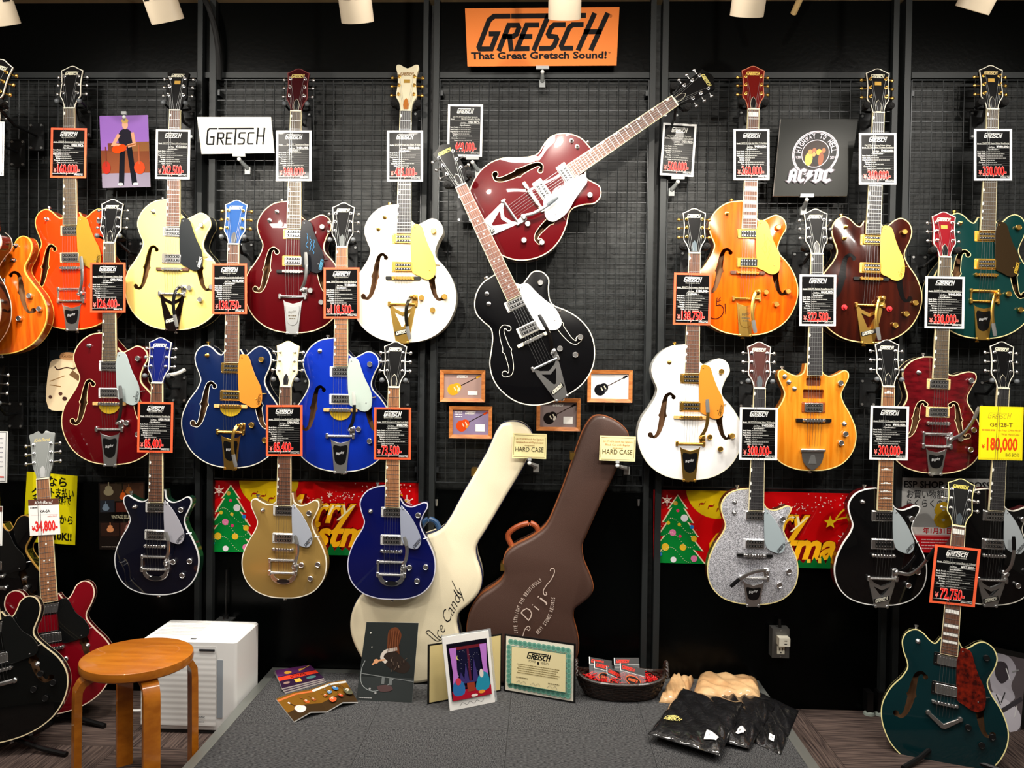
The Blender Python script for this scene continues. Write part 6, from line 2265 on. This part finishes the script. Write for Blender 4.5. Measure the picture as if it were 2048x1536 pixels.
rr = random.Random(5)
for i in range(620):
    a, q_ = rr.uniform(0, 2 * PI), math.sqrt(rr.random())
    x, y = RX * .86 * q_ * math.cos(a), RY * .84 * q_ * math.sin(a)
    z = BH * .55 + .02 * (1 - q_) + rr.uniform(0, .018) + (.014 if abs(x) > .09 else 0)
    th_, L_ = rr.uniform(0, 2 * PI), rr.uniform(.012, .03)
    dx, dy = math.cos(th_), math.sin(th_)
    w = .0013
    pts = []
    for s_ in range(5):
        u = s_ / 4 - .5
        cz = z + rr.uniform(-.002, .004) + .008 * (.25 - u * u)
        px_, py_ = x + dx * L_ * u + rr.uniform(-.003, .003), y + dy * L_ * u + rr.uniform(-.003, .003)
        pts += [(px_ - dy * w, py_ + dx * w, cz), (px_ + dy * w, py_ - dx * w, cz + rr.uniform(-.001, .001))]
    b.add(pts, [(2 * k, 2 * k + 2, 2 * k + 3, 2 * k + 1) for k in range(4)])
o = b.build('paper_shreds', RED, None, smooth=0)
o.location = (bc.x, bc.y, ZP)
tag(o, 'tangle of bright red paper shreds in the wicker basket', 'paper shreds', kind='stuff')
FILM = M((190, 196, 200), rough=.15, alpha=.1, coat=.3)
PACKS = [((1178, 1316), (1224, 1336), 'back left'), ((1188, 1324), (1230, 1347), ''), ((1228, 1318), (1278, 1345), ''), ((1213, 1335), (1240, 1356), ''), ((1240, 1328), (1290, 1352), '')]
PL = ['packaged strap with red lettered black header leaning at the back of the basket', 'packaged strap with tilted black header partly under another in the basket', 'packaged strap in shiny clear film with crumpled header in the basket',
      'packaged strap with oval orange badge and small white sticker in the basket', 'packaged strap with large oval orange badge and two white stickers in the basket']
for k, ((x0, y0_), (x1, y1_), _) in enumerate(PACKS):
    yy = bc.y + (.045, .03, .035, .0, -.012)[k]
    zz = ZP + BH * .55 + .012 + .004 * k
    hl, hr = P(x0, y0_ + 4, yy), P(x1, y0_ + (12, 14, 4, 16, 18)[k], yy)
    ux = (hr - hl).normalized()
    dn = Vector((0, -.62, -.78)).normalized()
    c0 = (hl + hr) / 2
    t = thing('strap_pack', PL[k], 'strap pack', c0, 'strap packs in the basket')
    w2 = (hr - hl).length / 2
    mp = lambda u, v, w, ux=ux, dn=dn: ux * u + dn * (-v) + Vector((0, -.78, .62)) * w
    vs = [mp(u, v, w) for w in (-.001, .001) for u, v in ((-w2, -.016), (w2, -.016), (w2, .012), (-w2, .012))]
    bf = [(3, 2, 1, 0), (4, 5, 6, 7), (0, 1, 5, 4), (1, 2, 6, 5), (2, 3, 7, 6), (3, 0, 4, 7)]
    MB().add(vs, bf).build('header_card', M((16, 14, 15), rough=.3), t, smooth=0)
    d = Draw().rect(-w2, -.016, -w2 + .003, .012, (236, 236, 232)).rect(-w2, -.016, w2, -.0145, (220, 220, 216)).logo(-w2 + .008, -.007, .011, (222, 50, 34), w=.2)
    d.build('header_print', mp, t, z0=.0014)
    Lb = .058 if k > 2 else .04
    vs = [mp(u, v, w) for w in (.0005, .003) for u, v in ((-w2, -.016 - Lb), (w2, -.016 - Lb), (w2, -.012), (-w2, -.012))]
    MB().add(vs, bf).build('clear_bag', FILM, t, smooth=0)
    if k > 2 or k == 1:
        d = Draw()
        d.ell(0, -.042, w2 * .62, .018, (228, 96, 40), 20).ell(0, -.042, w2 * .56, .0155, (20, 16, 16), 20).logo(-w2 * .4, -.045, w2 * .17, (222, 100, 50), w=.2)
        if k > 2:
            d.rect(-w2 * .3, -.068, w2 * .55, -.056, (240, 240, 238)).words(0, w2 * .3, -.063, .003, (120, 120, 120))
        d.build('badge', mp, t, z0=.0034)


# ------------------------------------------------------------------ folded shirts in plastic bags
BAGK = MN('bagged_black_cloth', (9, 9, 11), (20, 20, 23), (30, 30, 30), rough=.5, coat=1.0, bump=.9, detail=4, bdist=.012, spec=.3)
BAGB = MN('bagged_beige_cloth', (190, 146, 100), (216, 178, 130), (14, 14, 14), rough=.5, coat=.6, bump=.8, detail=4, bdist=.012, spec=.3)


def shirt(label, cs, z0, thick, mat, seed, draw=None, group='bagged folded shirts'):
    w = [F(x, y, z0 + thick * .6) for x, y in cs]
    c0 = sum(w, Vector()) / 4
    c0.z = z0
    t = thing('folded_shirt', label, 'shirt', c0, group)
    bil = quad_map([p - c0 for p in w], 1.0)
    rr = random.Random(seed)
    waves = [(rr.uniform(3, 11), rr.uniform(3, 11), rr.uniform(0, 6), rr.uniform(.0012, .0028)) for _ in range(6)]

    def f(u, v, ww):
        p = bil(u, v, 0)
        e = min(u, 1 - u, v, 1 - v)
        k = min(1, max(e, 0) / .13) ** .6
        h = thick * (.12 + .88 * k) + sum(a * math.sin(fx_ * u * 3 + fy_ * v * 3 + ph) for fx_, fy_, ph, a in waves) * (.3 + .7 * k)
        return Vector((p.x, p.y, max(.001, h) + ww))
    N = 26
    vs = [f(i / N, j / N, 0) for j in range(N + 1) for i in range(N + 1)]
    fs = [(j * (N + 1) + i, j * (N + 1) + i + 1, (j + 1) * (N + 1) + i + 1, (j + 1) * (N + 1) + i) for j in range(N) for i in range(N)]
    m = len(vs)
    ring = [i for i in range(N + 1)] + [j * (N + 1) + N for j in range(1, N + 1)] + [N * (N + 1) + i for i in range(N - 1, -1, -1)] + [j * (N + 1) for j in range(N - 1, 0, -1)]
    vs += [Vector((vs[i].x, vs[i].y, 0)) for i in ring]
    L_ = len(ring)
    fs += [(ring[k], m + k, m + (k + 1) % L_, ring[(k + 1) % L_]) for k in range(L_)] + [tuple(m + k for k in range(L_ - 1, -1, -1))]
    MB().add(vs, [tuple(q) for q in fs]).build('bagged_cloth', mat, t, smooth=70)
    if draw:
        draw.build('print_and_sticker', f, t, z0=.006, grid=8)['kind'] = 'stuff'


def sticker(x, y, logo=False):
    d = Draw()
    d.rect(x, y, x + .17, y + .1, (240, 240, 240))
    d.words(x + .05, x + .12, y + .04, .02, (110, 110, 110))
    if logo:
        d.logo(.1, .24, .055, (214, 200, 120), w=.2)
    return d


shirt('bagged beige folded shirt, flatter one next to the basket', [(1318, 1395), (1368, 1400), (1388, 1352), (1345, 1347)], ZP, .03, BAGB, 2)
shirt('bagged beige folded shirt, larger one against the black bags', [(1378, 1398), (1524, 1392), (1516, 1356), (1398, 1344)], ZP, .045, BAGB, 3)
shirt('bagged black shirt partly over the platform edge, lowest of three', [(1508, 1482), (1562, 1506), (1598, 1418), (1500, 1372)], ZP, .012, BAGK, 4, sticker(.52, .1))
shirt('bagged black shirt in the middle of the overlapping three', [(1410, 1470), (1499, 1492), (1554, 1400), (1446, 1368)], ZP + .013, .016, BAGK, 5, sticker(.62, .12))
shirt('bagged black shirt with gold lettering on top of the overlapping three', [(1296, 1462), (1440, 1505), (1490, 1402), (1364, 1372)], ZP + .029, .018, BAGK, 6, sticker(.74, .1, True))

# ------------------------------------------------------------------ black framed photograph and guitar stands
bl, br = F(1962, 1480, 0), F(2062, 1500, 0)
yb_ = bl.y + .02
a0 = P(1960, 1474, yb_)
nf = Vector((.35, -.9, .25)).normalized()
cs = [onto(1960, 1474, a0, nf), onto(2044, 1498, a0, nf), onto(2064, 1310, a0, nf), onto(1942, 1284, a0, nf)]
d = Draw().rect(0, 0, .74, 1, (16, 15, 16)).rect(.06, .06, .68, .94, (92, 84, 88))
rr = random.Random(9)
d.fillpoly(smooth([(.2, .9), (.45, .93), (.56, .8), (.5, .62), (.56, .5), (.4, .42), (.25, .5), (.2, .7)], 4), (180, 176, 186)).fillpoly(smooth([(.3, .84), (.42, .85), (.46, .7), (.36, .62), (.28, .7)], 4), (60, 54, 60))
d.fillpoly(smooth([(.2, .5), (.45, .46), (.66, .34), (.66, .2), (.4, .1), (.2, .2), (.12, .4)], 4), (206, 202, 212)).stroke([(.14, .2), (.64, .5)], .05, (60, 56, 62))
for k in range(14):
    x, y = rr.uniform(.1, .64), rr.uniform(.1, .9)
    d.stroke([(x, y), (x + rr.uniform(-.08, .08), y + rr.uniform(-.12, .12))], .014, (rr.choice((40, 150, 226)),) * 3)
tt, f = card('framed_photo', 'black framed black-and-white photograph behind the teal floor guitar', 'framed photo', cs, .012, M((14, 14, 15), rough=.3), d, .74, rough=.12, coat=.6, part='frame', pname='photograph')
b0 = f(.3, 0, -.01)
MB().tube([tuple(b0), (b0.x, b0.y - .05, -tt.location.z + .004), (b0.x - .02, b0.y + .09, -tt.location.z + .004), tuple(f(.3, .3, -.012))], .007, 6).build('easel_foot', BLACK, tt)


def guitar_stand(gid, label, legs):
    g = GD[gid]
    mw = g['root'].matrix_world
    low = mw @ Vector((0, -.246, -.03))
    base = Vector((low.x, low.y + .02, 0))
    t = thing('guitar_stand', label, 'guitar stand', base, 'guitar stands on the floor')
    m_ = M((16, 16, 17), rough=.35, metal=.3)
    hub = Vector((0, .0, max(.04, low.z * .75)))
    back = (mw @ Vector((0, .02, -.075))) - base
    MB().tube([hub, back], .009, 8).build('post', m_, t)
    for a in legs:
        MB().tube([hub, (math.cos(R(a)) * .1, math.sin(R(a)) * .1, hub.z * .45), (math.cos(R(a)) * .2, math.sin(R(a)) * .2, .009)], .009, 8).build('leg', m_, t)
    for sx in (-1, 1):
        p0 = (mw @ Vector((sx * .07, -.256, -.06))) - base
        p1 = (mw @ Vector((sx * .07, -.252, .01))) - base
        p2 = (mw @ Vector((sx * .07, -.236, .016))) - base
        MB().tube([hub, p0, p1, p2], .007, 8).build('cradle_arm', m_, t)


guitar_stand('r23', 'black folding stand under the teal floor guitar', (215, 325, 90))
guitar_stand('l2', 'black folding stand under the cherry red floor guitar', (215, 345, 90))
guitar_stand('l3', 'black folding stand under the black floor guitar', (205, 350, 90))
# a pale hook wrapped in tape behind the blue headstock
q = P(368, 740, -.05)
o = MB().tube(smooth([(0, 0, 0), (-.01, -.03, -.012), (-.035, -.06, -.02), (-.06, -.07, -.012)], 5, False), [.008] * 16, 8).build('taped_hook', M((206, 204, 196), rough=.4), loc=None)
o.location = (q.x, -.046, q.z)
tag(o, 'bent hook wrapped in pale tape beside the dark blue headstock', 'hook')
